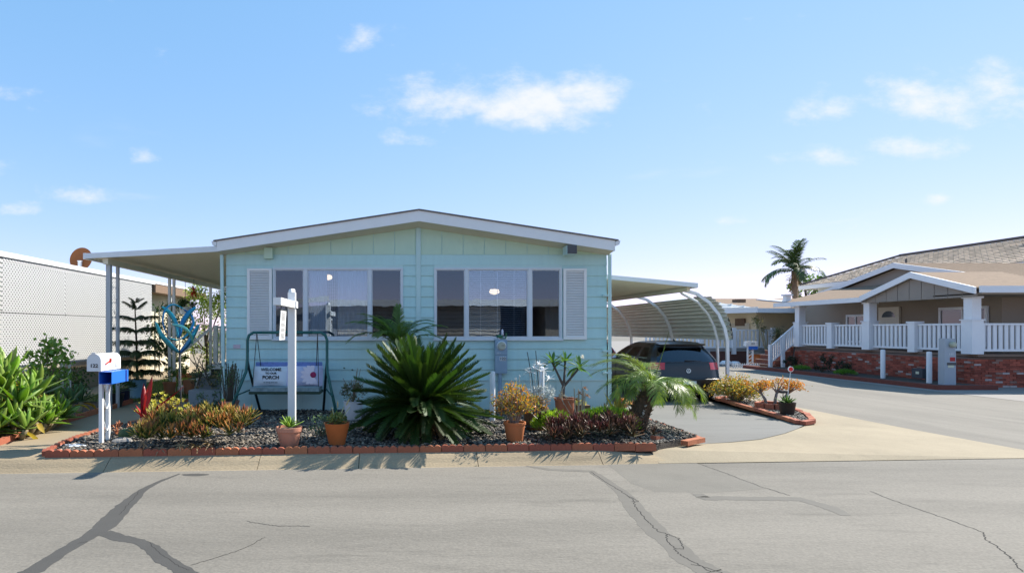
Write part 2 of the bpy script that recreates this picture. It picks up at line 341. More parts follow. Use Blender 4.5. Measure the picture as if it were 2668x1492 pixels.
# kerb: rolled profile in poured lengths with joints
kp = [(0,-.145),(.025,-.138),(.09,-.10),(.15,-.055),(.21,-.02),(.27,-.004),(.31,-.002),(.31,-.3),(0,-.3)]
joints = [-12,-8.6,-5.6,-3.55,-1.72,-.48,1.02,2.62,3.75]
for i in range(len(joints)-1):
    a, b_ = joints[i]+.004, joints[i+1]-.004; k = MB(); n = len(kp); vs = []; nseg = 4
    for j in range(nseg+1):
        x = a+(b_-a)*j/nseg
        for q, (d, z) in enumerate(kp):
            zz = z
            if i == len(joints)-2: f = j/nseg; zz = z*(1-f)+min(z, -.13+.12*d)*f if q < 7 else z
            vs.append((x, yk(x)+d, zz))
    fs = [(j*n+q, j*n+(q+1) % n, (j+1)*n+(q+1) % n, (j+1)*n+q) for j in range(nseg) for q in range(n)]+[tuple(range(n)), tuple(nseg*n+q for q in range(n-1, -1, -1))]
    k.add(vs, fs); o = struct(k.build('kerb', M_conc, smooth=False))
bed = [(-4.36,7.56),(-2,7.7),(0,7.83),(2,7.96),(3.45,8.05),(4.33,8.74),(4.33,11.7),(-3.3,11.7),(-3.9,10.9),(-4.42,9.8),(-4.5,8.6)]
o = MB().prism([(x, y, -.25) for x, y in bed], (0,0,.285)).build('garden_bed', M_soil); struct(o)
sheet('walkway', [(-12,yk(-12)+.3),(-4.3,yk(-4.3)+.31),(-4.5,8.6),(-4.4,9.9),(-3.9,10.9),(-3.3,11.7),(-3.3,13.2),(-5.7,13.2),(-5.62,10.4),(-5.45,8.3),(-6.2,7.9),(-12,7.6)], M_walk, -.006)
sheet('left_bed', [(-12,7.6),(-6.2,7.9),(-5.45,8.3),(-5.62,10.4),(-5.7,13.2),(-9,13.2),(-12,12)], M_soil, -.016)
sheet('island_bed', [(7.22,10.85,-.08),(7.5,11.0,-.08),(8.0,11.9,-.09),(8.3,12.8,-.1),(8.55,15,-.12),(8.7,19,-.15),(8.1,19,-.15),(7.72,14.6,-.12),(7.4,11.6,-.08)], M_soil)
lawn = sheet('lawn', [(-7.4,13.2),(-3.3,13.2),(-3.3,30),(-7.4,30)], M_turf, -.003)
sheet('paved_path', [(-5.6,14.6),(-3.3,14.3),(-3.3,15.6),(-5.4,15.3)], M_walk, .004)
sheet('neighbour_drive', [(-60,13.2),(-7.4,13.2),(-7.4,40),(-60,40)], M_walk, -.02)
sheet('patio_slab', [(-3.95,11.0),(-3.3,11.0),(-3.3,13.4),(-4.2,13.4)], M_turf, .002)
# cracks and sealed joints in the street: thin sheets just above it
def band(pts, ws, name, m, z=-.139, jit=.25, sub=6, parent=None):
    P = [gr(x, y, -.14) for x, y in pts]; Q = []
    for i in range(len(P)-1):
        for k in range(sub):
            f = k/sub; Q.append((P[i].lerp(P[i+1], f), ws[i]*(1-f)+ws[i+1]*f))
    Q.append((P[-1], ws[-1])); b = MB(); vs = []
    for i, (p, wd) in enumerate(Q):
        d = (Q[min(i+1, len(Q)-1)][0]-Q[max(0, i-1)][0]); d.z = 0; d.normalize(); n = Vector((-d.y, d.x, 0))
        o = R.uniform(-jit, jit)*wd; a = p+n*(wd/2+o*.6+R.uniform(-.05,.05)*wd); c = p-n*(wd/2-o*.6+R.uniform(-.05,.05)*wd)
        vs += [(a.x, a.y, z), (c.x, c.y, z)]
    b.add(vs, [(2*i, 2*i+1, 2*i+3, 2*i+2) for i in range(len(Q)-1)]); o = b.build(name, m, parent)
    return o
c6 = lambda L: [(x*.518, 1000+y*.518) for x, y in L]; c7 = lambda L: [(1334+x*.518, 1000+y*.518) for x, y in L]
band(c6([(905,450),(800,490),(720,530),(650,590),(590,650),(530,715),(430,775),(300,850),(190,925),(90,975)]), [.03,.06,.09,.16,.19,.20,.13,.13,.15,.16], 'crack_seal', M_seal, parent=street, jit=.05)
band(c6([(520,745),(600,773),(700,790),(760,822),(830,885),(900,922),(960,965)]), [.12,.13,.10,.12,.13,.12,.14], 'crack_seal', M_seal, parent=street, z=-.1386, jit=.05)
band(c7([(430,450),(560,550),(640,650),(720,740),(800,800),(880,880),(1000,945),(1100,975)]), [.05,.14,.2,.2,.2,.2,.22,.22], 'crack_seal', mat('crack_seal_pale', (.132,.121,.103), .85, .12, 3, fine=.06), parent=street, jit=.1)
band(c7([(930,550),(965,572),(1250,575),(1450,577),(1600,622),(1680,660)]), [.12,.14,.14,.14,.15,.1], 'crack_seal', MATS['crack_seal_pale'], parent=street, z=-.1384, jit=.1)
band(c7([(70,412),(200,430),(400,438),(470,490)]), [.06,.10,.10,.05], 'crack_seal', MATS['crack_seal_pale'], parent=street, z=-.1385, jit=.1)
sheet('asphalt_patch', [gr(x, y, -.1392) for x, y in c7([(480,402),(930,397),(1280,525),(1000,545),(720,540),(600,500)])], M_patch, parent=street)
CR = 0
for L in ([(400,440),(470,492),(550,540),(610,580),(625,620),(680,690),(740,742),(775,752),(785,790),(820,830),(850,862),(930,902),(1000,945)],
          [(775,752),(840,775),(860,830),(820,825)], [(580,560),(640,590),(600,590)], [(940,400),(1080,450),(1250,515),(1400,560)],
          [(1800,538),(1960,600),(2200,682),(2370,745),(2390,785),(2430,810),(2500,862),(2530,890),(2560,940)], [(900,905),(960,915),(1060,950)]):
    band(c7(L), [.008]*len(L), 'crack', M_crack, z=-.1378-.00005*CR, jit=2.2, sub=9, parent=street); CR += 1
for L in ([(1240,688),(1280,697),(1350,706),(1400,714),(1480,712),(1560,715)], [(700,540),(650,600),(600,655)], [(440,790),(390,800)], [(745,790),(790,840),(880,905),(950,935)], [(1330,770),(1230,825),(1080,875),(960,910)]):
    band(c6(L), [.006]*len(L), 'crack', M_crack, z=-.1378-.00005*CR, jit=2.2, sub=9, parent=street); CR += 1
for L in ([(1410,250),(1600,310),(1780,345),(1940,380)], [(1510,225),(1750,290),(1960,335),(2130,372)]):
    P = [gr(x, y, -.13) for x, y in c7(L)]; b = MB(); vs = []
    for p in P: vs += [(p.x, p.y-.004, -.126), (p.x, p.y+.004, -.126)]
    b.add(vs, [(2*i, 2*i+1, 2*i+3, 2*i+2) for i in range(len(P)-1)]).build('joint_line', M_crack, apron)
b = MB(); q = gr(508, 1236, -.14); b.poly([(q.x+.16*math.cos(a)*(1+.1*math.sin(3*a)), q.y+.06*math.sin(a), -.1388) for a in [i*PI/10 for i in range(20)]]).build('oil_stain', M_seal, street)
# pebbles of the front bed
def inpoly(P, poly):
    x, y = P[:, 0], P[:, 1]; r = np.zeros(len(P), bool); n = len(poly)
    for i in range(n):
        (x1, y1), (x2, y2) = poly[i][:2], poly[i-1][:2]
        c = ((y1 > y) != (y2 > y)) & (x < (x2-x1)*(y-y1)/(y2-y1+1e-12)+x1); r ^= c
    return r
ph = (1+5**.5)/2
ICO = np.array([(-1,ph,0),(1,ph,0),(-1,-ph,0),(1,-ph,0),(0,-1,ph),(0,1,ph),(0,-1,-ph),(0,1,-ph),(ph,0,-1),(ph,0,1),(-ph,0,-1),(-ph,0,1)])/1.9
ICF = np.array([(0,11,5),(0,5,1),(0,1,7),(0,7,10),(0,10,11),(1,5,9),(5,11,4),(11,10,2),(10,7,6),(7,1,8),(3,9,4),(3,4,2),(3,2,6),(3,6,8),(3,8,9),(4,9,5),(2,4,11),(6,2,10),(8,6,7),(9,8,1)])
M_peb = mat('pebble', (.1,.1,.1), .7, .2, 20, vcol=True)
def pebbles(name, poly, n, zf, s0, s1, cols, label):
    P = np.array([p[:2] for p in poly]); lo, hi = P.min(0), P.max(0)
    Q = NP.uniform(lo, hi, (n, 2)); Q = Q[inpoly(Q, poly)]; m = len(Q)
    s = NP.uniform(s0, s1, m)[:, None]*np.array([1, 1, .55]); s[:, 0] *= NP.uniform(.8, 1.5, m)
    a = NP.uniform(0, 6.28, m); ca, sa = np.cos(a), np.sin(a)
    V = ICO[None]*s[:, None, :]; X = V[..., 0]*ca[:, None]-V[..., 1]*sa[:, None]; Y = V[..., 0]*sa[:, None]+V[..., 1]*ca[:, None]
    tilt = NP.uniform(-.5, .5, m)[:, None]; Z = V[..., 2]+tilt*V[..., 0]*.5
    z = np.array([zf(x, y) for x, y in Q])+NP.uniform(0, .014, m)
    V = np.stack([X+Q[:, 0:1], Y+Q[:, 1:2], Z+z[:, None]], -1).reshape(-1, 3)
    Fc = (ICF[None]+12*np.arange(m)[:, None, None]).reshape(-1, 3)
    C = np.repeat(np.asarray(cols)[NP.integers(0, len(cols), m)]*NP.uniform(.7, 1.25, m)[:, None], 12, 0)
    o = npmesh(name, V, Fc, M_peb, C); tag(o, label, 'gravel', kind='stuff'); return o
PC = [(.028,.026,.026),(.045,.042,.040),(.065,.058,.052),(.095,.083,.070),(.14,.12,.097),(.20,.168,.13),(.30,.25,.19)]
pebbles('river_gravel', bed, 26000, lambda x, y: .043, .011, .026, PC, 'dark river pebbles covering the front garden bed')
isl = [(7.26,10.9),(7.5,11.05),(7.95,11.9),(8.2,12.8),(8.45,15),(7.8,15),(7.45,11.7)]
pebbles('island_gravel', isl, 1900, lambda x, y: -.08-.01*(y-11), .016, .034, PC, 'pebbles in the narrow island bed beside the driveway')
def blades(name, poly, n, h, label, cols, z=0.):
    P = np.array(poly); Q = NP.uniform(P.min(0), P.max(0), (n, 2)); Q = Q[inpoly(Q, poly)]; m = len(Q)
    a = NP.uniform(0, 6.28, m); d = np.stack([np.cos(a), np.sin(a), 0*a], 1)*.006; ln = NP.normal(size=(m, 3))*h*.35; ln[:, 2] = h*NP.uniform(.6, 1.2, m)
    B = np.concatenate([Q, np.full((m, 1), z)], 1); V = np.stack([B-d, B+d, B+ln], 1).reshape(-1, 3)
    C = np.repeat(np.asarray(cols)[NP.integers(0, len(cols), m)], 3, 0)
    o = npmesh(name, V, np.arange(3*m).reshape(m, 3), mat('grass_v', (.1,.2,.05), .7, .1, vcol=True, trans=.3), C); tag(o, label, 'grass', kind='stuff'); return o
GC = [(.07,.13,.02),(.10,.15,.025),(.14,.17,.04),(.05,.10,.02)]
blades('grass', [(-7.3,13.3),(-3.4,13.3),(-3.4,24),(-7.3,24)], 16000, .07, 'short green lawn behind the walkway under the awning', GC)
blades('grass_patch', [(-3.95,11.0),(-3.3,11.0),(-3.3,13.4),(-4.2,13.4)], 5000, .06, 'small grass patch beside the blue house corner', GC, .002)
# ---------------------------------------------------------------- brick edging
def scallop(L, h, T, n=3):
    pts = [(0, 0), (L, 0)]; m = 6
    for k in range(n):
        x1 = L-k*L/n
        for j in range(m+1):
            if k and j == 0: continue
            a = j/m; pts.append((x1-a*L/n, h-.022+.022*math.sin(PI*a)**.7))
    b = MB(); b.prism([(x-L/2, -T/2, z) for x, z in pts], (0, T, 0)); return b.mesh('edging_brick', M_brick)
SCB = [scallop(l, .105, .055, k) for l, k in ((.30, 3), (.295, 3), (.20, 2))]
def edging(root, P, z=-.02, plain=None):
    for i in range(len(P)-1):
        a, b_ = Vector((*P[i], 0)), Vector((*P[i+1], 0)); d = b_-a; n = max(1, round(d.length/.305)); ang = math.atan2(d.y, d.x)
        for k in range(n):
            c = a+d*(k+.5)/n; me = plain or SCB[k % 2]
            o = inst(me, 'edging_brick', root); o.location = Vector((c.x, c.y, z+R.uniform(-.008, .006)))-root.location; o.rotation_euler = (R.uniform(-.04,.04), R.uniform(-.015,.015), ang+R.uniform(-.03, .03)); o.scale = ((d.length/n-.006)/(.30 if plain is None else .2), 1, 1)
e = thing('brick_edging', 'row of scalloped red brick edging along the front garden bed and kerb', 'edging', (-.4,7.8,0))
edging(e, [(-4.36,7.50),(-2,7.66),(0,7.79),(2,7.92),(3.42,8.0)])
edging(e, [(-4.40,7.52),(-4.54,8.55),(-4.46,9.8)])
PB = MB().box(-.1,.1,-.05,.05,0,.065).mesh('edging_brick', M_brick)
edging(e, [(3.95,8.32),(4.36,8.66)], plain=PB); edging(e, [(4.38,8.8),(4.38,11.4)], z=-.05, plain=PB)
e = thing('brick_edging', 'red brick edging between the agaves and the left walkway', 'edging', (-5.55,10,0))
edging(e, [(-7.2,7.62),(-6.2,7.86),(-5.45,8.25),(-5.62,10.4),(-5.7,13.0)])
e = thing('brick_edging', 'flat red brick edging round the narrow island bed right of the driveway', 'edging', (7.6,12,-.1))
edging(e, [(8.45,15),(7.72,14.6),(7.34,11.4),(7.2,10.85)], z=-.125, plain=PB); edging(e, [(7.24,10.8),(7.55,10.98),(8.02,11.85),(8.3,12.8),(8.5,14)], z=-.12, plain=PB)
e = thing('brick_edging', 'low brick step edging along the shaded lawn under the left awning', 'edging', (-5,13.2,0))
edging(e, [(-5.6,13.25),(-4.4,13.3)], plain=PB); edging(e, [(-4.45,10.05),(-3.95,10.95)], plain=PB)
# ================================================================ BLUE HOUSE
FY = 11.5; WL, WR = -3.25, 3.98; RX = .40
M_side = mat('blue_siding', (.46,.67,.66), .6, .06, 2, .08, 25, orand=.035, streak=(5,1,.5), fine=.02)
M_gab = mat('green_gable_board', (.50,.67,.54), .65, .03, 3)
M_trim = mat('pale_blue_trim', (.50,.68,.67), .6, .03)
M_white = mat('white_paint', (.78,.78,.77), .5, .04, 4, orand=.015)
M_wmetal = mat('white_metal', (.74,.745,.75), .35, .04, 4)
M_soffit = mat('cream_soffit', (.66,.62,.50), .7, .05)
M_shing = mat('grey_shingle', (.17,.15,.14), .95, .3, 8, .5, 40)
M_alu = mat('window_aluminium', (.62,.66,.70), .35, .04, spec=.6)
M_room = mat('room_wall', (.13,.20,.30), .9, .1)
M_black = mat('black_plastic', (.018,.018,.02), .45, .1)
M_dgrey = mat('dark_grey_metal', (.07,.07,.075), .5, .1)
M_terra = mat('terracotta', (.42,.16,.085), .85, .14, 10, .1, 60, orand=.06)
M_terra_o = mat('orange_terracotta', (.48,.135,.035), .6, .10, 8)
M_galv = mat('galvanised_post', (.42,.44,.47), .45, .06)
M_scr = None
house = thing('blue_mobile_home', 'light blue lap sided mobile home with white gable fascia', 'house', (.37, FY, 0))
wall = MB(); WO = [(-2.358,.110),(.701,3.125)]; WZ0, WZ1 = 1.383, 2.741
# wall core with openings
for x0, x1, z0, z1 in [(WL+.01,WR-.01,0,WZ0),(WL+.01,WR-.01,WZ1,2.99),(WL+.01,WO[0][0],WZ0,WZ1),(WO[0][1],WO[1][0],WZ0,WZ1),(WO[1][1],WR-.01,WZ0,WZ1)]:
    wall.box(x0, x1, FY, FY+.12, z0, z1)
wall.prism([(WL+.01,FY,2.99),(WR-.01,FY,2.99),(RX,FY,3.52)], (0,.12,0))
wall.box(WL+.01, WL+.12, FY+.12, 26, 0, 3.05); wall.box(WR-.12, WR-.01, FY+.12, 26, 0, 3.05); wall.box(WL+.12, WR-.12, 25.9, 26, 0, 3.05)
wall = wall.build('wall', M_side, house, w=True)
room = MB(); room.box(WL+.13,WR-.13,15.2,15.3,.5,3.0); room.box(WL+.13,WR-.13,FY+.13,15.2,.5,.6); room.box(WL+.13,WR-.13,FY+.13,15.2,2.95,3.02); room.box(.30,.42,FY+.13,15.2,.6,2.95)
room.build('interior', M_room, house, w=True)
# lap boards
RZ = [2.989-.198*k for k in range(13)]
def plank(x0, x1, z0, z1):
    b = MB(); b.prism([(x0,FY-.024,z0),(x0,FY-.004,z0),(x0,FY-.002,z1),(x0,FY-.007,z1+.004),(x0,FY-.024,z0+.012)], (x1-x0,0,0)); b.build('plank', M_side, wall, w=True)
for k in range(12):
    z1, z0 = RZ[k]-.002, RZ[k+1]
    segs = [(WL,WO[0][0]-.002),(WO[0][1]+.002,.354),(.449,WO[1][0]-.002),(WO[1][1]+.002,WR)] if 1 <= k <= 7 else [(WL,.354),(.449,WR)]
    for a, c in segs: plank(a, c, z0, z1)
# gable panels
s0 = (3.505-2.992)/(RX-WL)
gx = [RX+.0435+i*.405 for i in range(10)]; gl = [RX-.0435-i*.405 for i in range(10)]
def gz(x): return 3.505-abs(x-RX)*s0
for L in (gx, [-1]*0+gl):
    for i in range(9):
        a, c = sorted((L[i], L[i+1])); a = max(a, WL); c = min(c, WR)
        if c-a < .03: continue
        z0 = 2.995
        b = MB(); b.prism([(a+.006,FY-.008,z0),(c-.006,FY-.008,z0),(c-.006,FY-.008,max(z0+.005,gz(c))),(a+.006,FY-.008,max(z0+.005,gz(a)))], (0,.006,0)); b.build('gable_panel', M_gab, wall, w=True)
b = MB().box(.357,.446,FY-.03,FY+.002,.61,3.50); b.build('centre_trim', M_trim, house, w=True)
for x0, x1 in WO: MB().box(x0-.002,x1+.002,FY-.02,FY,WZ1+.001,RZ[1]).build('head_trim', M_trim, house, w=True)
# skirting panels
xs_ = [WL+i*.482 for i in range(16)]
for i in range(15): MB().box(xs_[i]+.003,min(xs_[i+1],WR)-.003,FY-.012,FY-.002,.0,.600).build('skirting_panel', M_trim, house, w=True)
MB().box(WL,WR,FY-.03,FY-.002,.602,.632).build('skirting_trim', M_trim, house, w=True)
# roof
OY = 11.1; EL_, ER_ = -3.315, 4.0; zt, ze = 3.757, 3.194; sl_ = (zt-ze)/(RX-EL_); zer = zt-(ER_-RX)*.1535
roof = MB()
for xe, z_e in ((EL_, ze), (ER_, zer)):
    pts = [(RX,OY-.02,zt+.001),(xe+math.copysign(.06,xe),OY-.02,z_e-.008),(xe+math.copysign(.06,xe),OY-.02,z_e+.018),(RX,OY-.02,zt+.028)]
    roof.prism(pts, (0,15.2,0))
roof = roof.build('roof', M_shing, house, w=True)
for xe, z_e in ((EL_, ze), (ER_, zer)):
    MB().prism([(RX,OY,zt),(xe,OY,z_e),(xe,OY,z_e-.188),(RX,OY,zt-.195)], (0,.035,0)).build('fascia', M_white, house, w=True)
    bk = 2.985 if xe < 0 else 2.982
    MB().add([(RX,OY+.036,zt-.188),(xe,OY+.036,z_e-.181),(xe,FY-.009,bk),(RX,FY-.009,3.500),(RX,OY+.036,zt-.17),(xe,OY+.036,z_e-.163),(xe,FY-.009,bk+.02),(RX,FY-.009,3.52)], [(0,1,2,3),(7,6,5,4),(0,4,5,1),(1,5,6,2),(2,6,7,3),(3,7,4,0)]).build('soffit', M_soffit, house, w=True)
    g = MB(); sg = math.copysign(1, xe); g.prism([(xe+sg*.005,OY-.01,z_e-.015),(xe+sg*.085,OY-.01,z_e-.0),(xe+sg*.095,OY-.01,z_e-.01),(xe+sg*.075,OY-.01,z_e-.075),(xe+sg*.005,OY-.01,z_e-.09)], (0,15,0)); g.build('gutter', M_wmetal, house, w=True)
    MB().prism([(xe+sg*.004,OY+.036,z_e-.005),(xe,OY+.036,z_e-.005),(xe,OY+.036,z_e-.186),(xe+sg*.004,OY+.036,z_e-.186)], (0,14.5,0)).build('eave_board', M_white, house, w=True)
d = MB(); d.bar((WL-.035,FY-.06,0.0),(WL-.07,FY-.06,2.98),.055,.05); d.build('downspout', M_trim, house, w=True)
d = MB(); d.bar((WR+.045,FY-.05,0.02),(WR+.045,FY-.05,3.0),.05,.05); d.bar((WR+.045,FY-.05,2.98),(WR+.02,FY+.05,3.06),.045,.04); d.build('downspout', M_trim, house, w=True)
for z in (.74, 1.15, 2.2): MB().box(WR-.09,WR+.075,FY-.08,FY-.026,z,z+.03).build('pipe_strap', M_trim, house, w=True)
# eave boxes
a0, a1 = at(691,647,FY), at(713,675,FY)
MB().box(a0.x,a1.x,FY-.12,FY-.03,a1.z,a0.z).build('junction_box', M_gab, house, w=True)
lb = MB().box(3.12,3.30,OY-.0,OY+.3,2.96,3.12).build('floodlight_box', M_trim, house, w=True)
MB().box(3.125,3.295,OY-.02,OY-.001,2.965,3.115).build('louvre', M_dgrey, lb, w=True)
for k in range(5): pass
MB().box(*(at(609,897,FY).x,at(627,897,FY).x), FY-.03,FY-.022, at(0,907,FY).z, at(0,897,FY).z).build('name_plate', mat('pink_plate',(.55,.45,.52),.5,.05), house, w=True)
# windows
G_c = glass('clear_pane', .17, (.86,.93,1.0), .006, .06); G_s = glass('screened_pane', .10, (.26,.33,.44), .02, .06)
M_blind = mat('blind_slat', (.85,.86,.88), .5, .03); M_curt = mat('sheer_curtain', (.60,.70,.78), .8, .05, trans=.25, tcol=(1,1,1)); M_mesh = mat('insect_screen', (.05,.055,.065), .8, .1)
def window(x0, x1, m1, m2, kind):
    wn = MB(); fr = .028
    for a, c, z0, z1 in ((x0,x1,WZ0,WZ0+.035),(x0,x1,WZ1-.03,WZ1),(x0,x0+.035,WZ0+.035,WZ1-.03),(x1-.035,x1,WZ0+.035,WZ1-.03)):
        wn.box(a, c, FY-.04, FY+.05, z0, z1)
    wn = wn.build('window', M_alu, house, w=True)
    for a, c in (m1, m2): MB().box(a,c,FY-.036,FY+.045,WZ0+.036,WZ1-.031).build('mullion', M_alu, wn, w=True)
    MB().box(x0-.02,x1+.02,FY-.06,FY-.041,WZ0-.02,WZ0+.012).build('sill', M_alu, wn, w=True)
    for i, (a, c) in enumerate(((x0+.036,m1[0]-.001),(m1[1]+.001,m2[0]-.001),(m2[1]+.001,x1-.036))):
        f = MB(); z0, z1 = WZ0+.037, WZ1-.032
        for q in ((a,c,z0,z0+.022),(a,c,z1-.018,z1),(a,a+.018,z0+.022,z1-.018),(c-.018,c,z0+.022,z1-.018)): f.box(q[0],q[1],FY-.022,FY+.006,q[2],q[3])
        f.build('sash', M_alu, wn, w=True)
        MB().box(a+.019,c-.019,FY-.006,FY-.002,z0+.023,z1-.019).build('pane', G_c if i == 1 else G_s, wn, w=True)
        if i != 1:   # insect screen grid behind the side panes
            s = MB(); n = int((c-a)/.045)
            for k in range(n): s.box(a+.02+k*.045,a+.024+k*.045,FY+.012,FY+.014,z0,z1)
            for k in range(int((z1-z0)/.045)): s.box(a+.02,c-.02,FY+.014,FY+.016,z0+k*.045,z0+k*.045+.004)
            o = s.build('screen', mat('screen_grid',(.16,.18,.22),.6,.05), wn, w=True); o['kind'] = 'stuff'
        else:
            n = 31 if kind else 44
            if kind:
                me = MB().box(a+.03,c-.03,FY+.055,FY+.085,-.002,.002)
                for k in range(n):
                    s = MB().prism([(a+.03,FY+.055,z0+.03+k*.0405),(a+.03,FY+.082,z0+.037+k*.0405),(a+.03,FY+.082,z0+.040+k*.0405),(a+.03,FY+.055,z0+.033+k*.0405)], (c-a-.06,0,0)); s.build('slat', M_blind, wn, w=True)
                for x in (a+.25,(a+c)/2,c-.25): MB().box(x-.004,x+.004,FY+.05,FY+.052,z0,z1).build('ladder_cord', M_blind, wn, w=True)
            else:
                s = MB()
                for k in range(n): s.box(a+.03,c-.03,FY+.06,FY+.064,z0+.02+k*.0285,z0+.02+k*.0285+.0035)
                for k in range(26): s.box(a+.04+k*.0425,a+.0435+k*.0425,FY+.066,FY+.068,z0,z1)
                o = s.build('shade_weave', M_curt, wn, w=True); o['kind'] = 'stuff'
                cu = MB(); pts = []
                for xa, xb in ((a+.03,a+.36),(c-.60,c-.03)):
                    v0 = len(cu.v); vs = []; nn = 26
                    for k in range(nn+1):
                        x = xa+(xb-xa)*k/nn; y = FY+.12+.045*math.sin(k*1.7); vs += [(x,y,z0-.05),(x,y,z1+.02)]
                    cu.add(vs, [(2*k,2*k+2,2*k+3,2*k+1) for k in range(nn)])
                cu.build('curtain', M_curt, wn, w=True, smooth=True)
px_ = lambda p: (p-CX)*FY/F
window(*WO[0], (px_(792),px_(801)), (px_(960),px_(968)), 0)
window(*WO[1], (px_(1211),px_(1219)), (px_(1375),px_(1384)), 1)
# louvred shutters
def shutter(x0, x1):
    z0, z1 = at(0,884,FY).z, at(0,700,FY).z; s = MB(); y0, y1 = FY-.062, FY-.028
    for q in ((x0,x1,z0,z0+.06),(x0,x1,z1-.045,z1),(x0,x0+.052,z0+.06,z1-.045),(x1-.052,x1,z0+.06,z1-.045)): s.box(q[0],q[1],y0,y1,q[2],q[3])
    sh = s.build('shutter', M_white, house, w=True)
    lv = MB(); n = 40; h = (z1-z0-.105)/n
    for k in range(n):
        z = z0+.06+k*h; lv.prism([(x0+.052,y0+.006,z),(x0+.052,y1-.006,z+h*.8),(x0+.052,y1-.002,z+h*.95),(x0+.052,y0+.006,z+h*.35)], (x1-x0-.104,0,0))
    lv = lv.build('louvres', M_white, sh, w=True); lv['kind'] = 'stuff'
    MB().box(x0+.05,x1-.05,y1-.001,y1+.003,z0+.05,z1-.04).build('backing', mat('shutter_shade',(.35,.38,.42),.8,.03), sh, w=True)
shutter(px_(645.5), px_(710)); shutter(px_(1466), px_(1526.5))
# pendant lamps glowing inside
for nm, px, py, Y, lab, r in (('pendant_lamp',1288,757,12.6,'warm glass pendant lamp behind the right window blinds',.11),('pendant_lamp',855,720,13.0,'small warm ceiling lamp behind the left window',.09)):
    p = at(px,py,Y); t = thing(nm, lab, 'lamp', (p.x,p.y,p.z-.08))
    MB().lathe([(.01,.0),(r*.8,.02),(r,.06),(r*.75,.11),(.02,.12)],14).build('lamp_shade', lamp_mat('lamp_glow%d' % px,(1,.66,.38),1.3), t, smooth=True)
    MB().tube([(0,0,.12),(0,0,2.95-p.z+.08)],.006,5).build('stem', M_dgrey, t)
# ---------------------------------------------------------------- left patio awning
AWX = -5.98; M_pan = mat('awning_pan', (.74,.67,.53), .5, .04)
aw = thing('patio_awning', 'white flat metal awning on slim posts left of the blue house', 'awning', (-5.6,11.8,0))
zA = lambda x: 2.985+(x-AWX)/(WL-AWX)*.14
b = MB(); n = 56
for k in range(n):
    y0 = 11.66+k*.15
    b.prism([(AWX,y0,zA(AWX)),(AWX,y0+.018,zA(AWX)-.028),(AWX,y0+.04,zA(AWX)-.028),(AWX,y0+.058,zA(AWX)),(AWX,y0+.15,zA(AWX)),(AWX,y0+.15,zA(AWX)+.006),(AWX,y0,zA(AWX)+.006)], (WL-AWX-.03,0,.14))
b.build('roof_pans', M_pan, aw, w=True)
MB().prism([(AWX-.01,11.62,zA(AWX)-.05),(WL-.06,11.62,zA(WL)-.05),(WL-.06,11.62,zA(WL)+.06),(AWX-.01,11.62,zA(AWX)+.05)], (0,.035,0)).build('front_fascia', M_wmetal, aw, w=True)
MB().box(AWX-.06,AWX-.012,11.62,20.0,zA(AWX)-.06,zA(AWX)+.055).build('side_gutter', M_wmetal, aw, w=True)
MB().box(-5.70,-5.60,11.7,20.0,2.84,2.945).build('beam', M_pan, aw, w=True)
for y, wd in ((11.85,.085),(12.22,.055),(15.0,.06),(15.3,.06),(18.3,.07)):
    MB().box(-5.65-wd/2,-5.65+wd/2,y-wd/2,y+wd/2,-.02,2.84).build('post', M_galv if y < 14 else M_wmetal, aw, w=True)
sc = MB()
for z in (1.7,2.0,2.3):
    pts = [(-5.65,11.93+.1*(1-math.cos(a))+.02*a, z+.12*math.sin(a)) for a in [i*.5 for i in range(13)]]; sc.tube(pts,.008,4)
sc.build('scroll_bracket', M_wmetal, aw, w=True)
# ---------------------------------------------------------------- carport on the right
cp = thing('carport', 'white metal carport roof on curved posts over the dark car', 'carport', (6,14.8,-.2))
CPX, CPY = 7.28, 14.75; zC = lambda x: 2.645+(CPX-x)/(CPX-WR)*.31
b = MB()
for k in range(76):
    y0 = CPY+.05+k*.15
    b.prism([(CPX,y0,zC(CPX)),(CPX,y0+.018,zC(CPX)-.028),(CPX,y0+.04,zC(CPX)-.028),(CPX,y0+.058,zC(CPX)),(CPX,y0+.15,zC(CPX)),(CPX,y0+.15,zC(CPX)+.006),(CPX,y0,zC(CPX)+.006)], (WR-CPX+.02,0,.31))
b.build('roof_pans', M_pan, cp, w=True)
MB().prism([(WR+.01,CPY,zC(WR)-.05),(CPX+.06,CPY,zC(CPX)-.05),(CPX+.06,CPY,zC(CPX)+.055),(WR+.01,CPY,zC(WR)+.055)], (0,.035,0)).build('front_fascia', M_wmetal, cp, w=True)
MB().box(CPX+.012,CPX+.06,CPY+.036,26,zC(CPX)-.06,zC(CPX)+.05).build('side_gutter', M_wmetal, cp, w=True)
b = MB().box(CPX-.12,CPX-.04,CPY+.2,26,zC(CPX)-.13,zC(CPX)-.035); b.build('beam', M_pan, cp, w=True)
prof = [(8.33,-.2),(8.33,.9),(8.32,1.3),(8.25,1.62),(8.10,1.95),(7.86,2.25),(7.55,2.47),(7.24,2.56)]
for y in (15.25,18.3,21.5,24.7):
    p = MB(); pr = prof
    for i in range(len(pr)-1): p.bar((pr[i][0],y,pr[i][1]),(pr[i+1][0],y,pr[i+1][1]),.075,.055,(0,1,0))
    p.build('curved_post', M_wmetal, cp, w=True)
p = MB(); p.tube([(8.28,15.62,-.2),(8.28,15.62,.9),(8.26,15.62,1.35),(8.18,15.62,1.66),(8.02,15.62,1.98),(7.75,15.62,2.28),(7.36,15.62,2.50),(7.28,15.62,2.6)],.035,8); p.build('downspout', M_wmetal, cp, w=True, smooth=True)
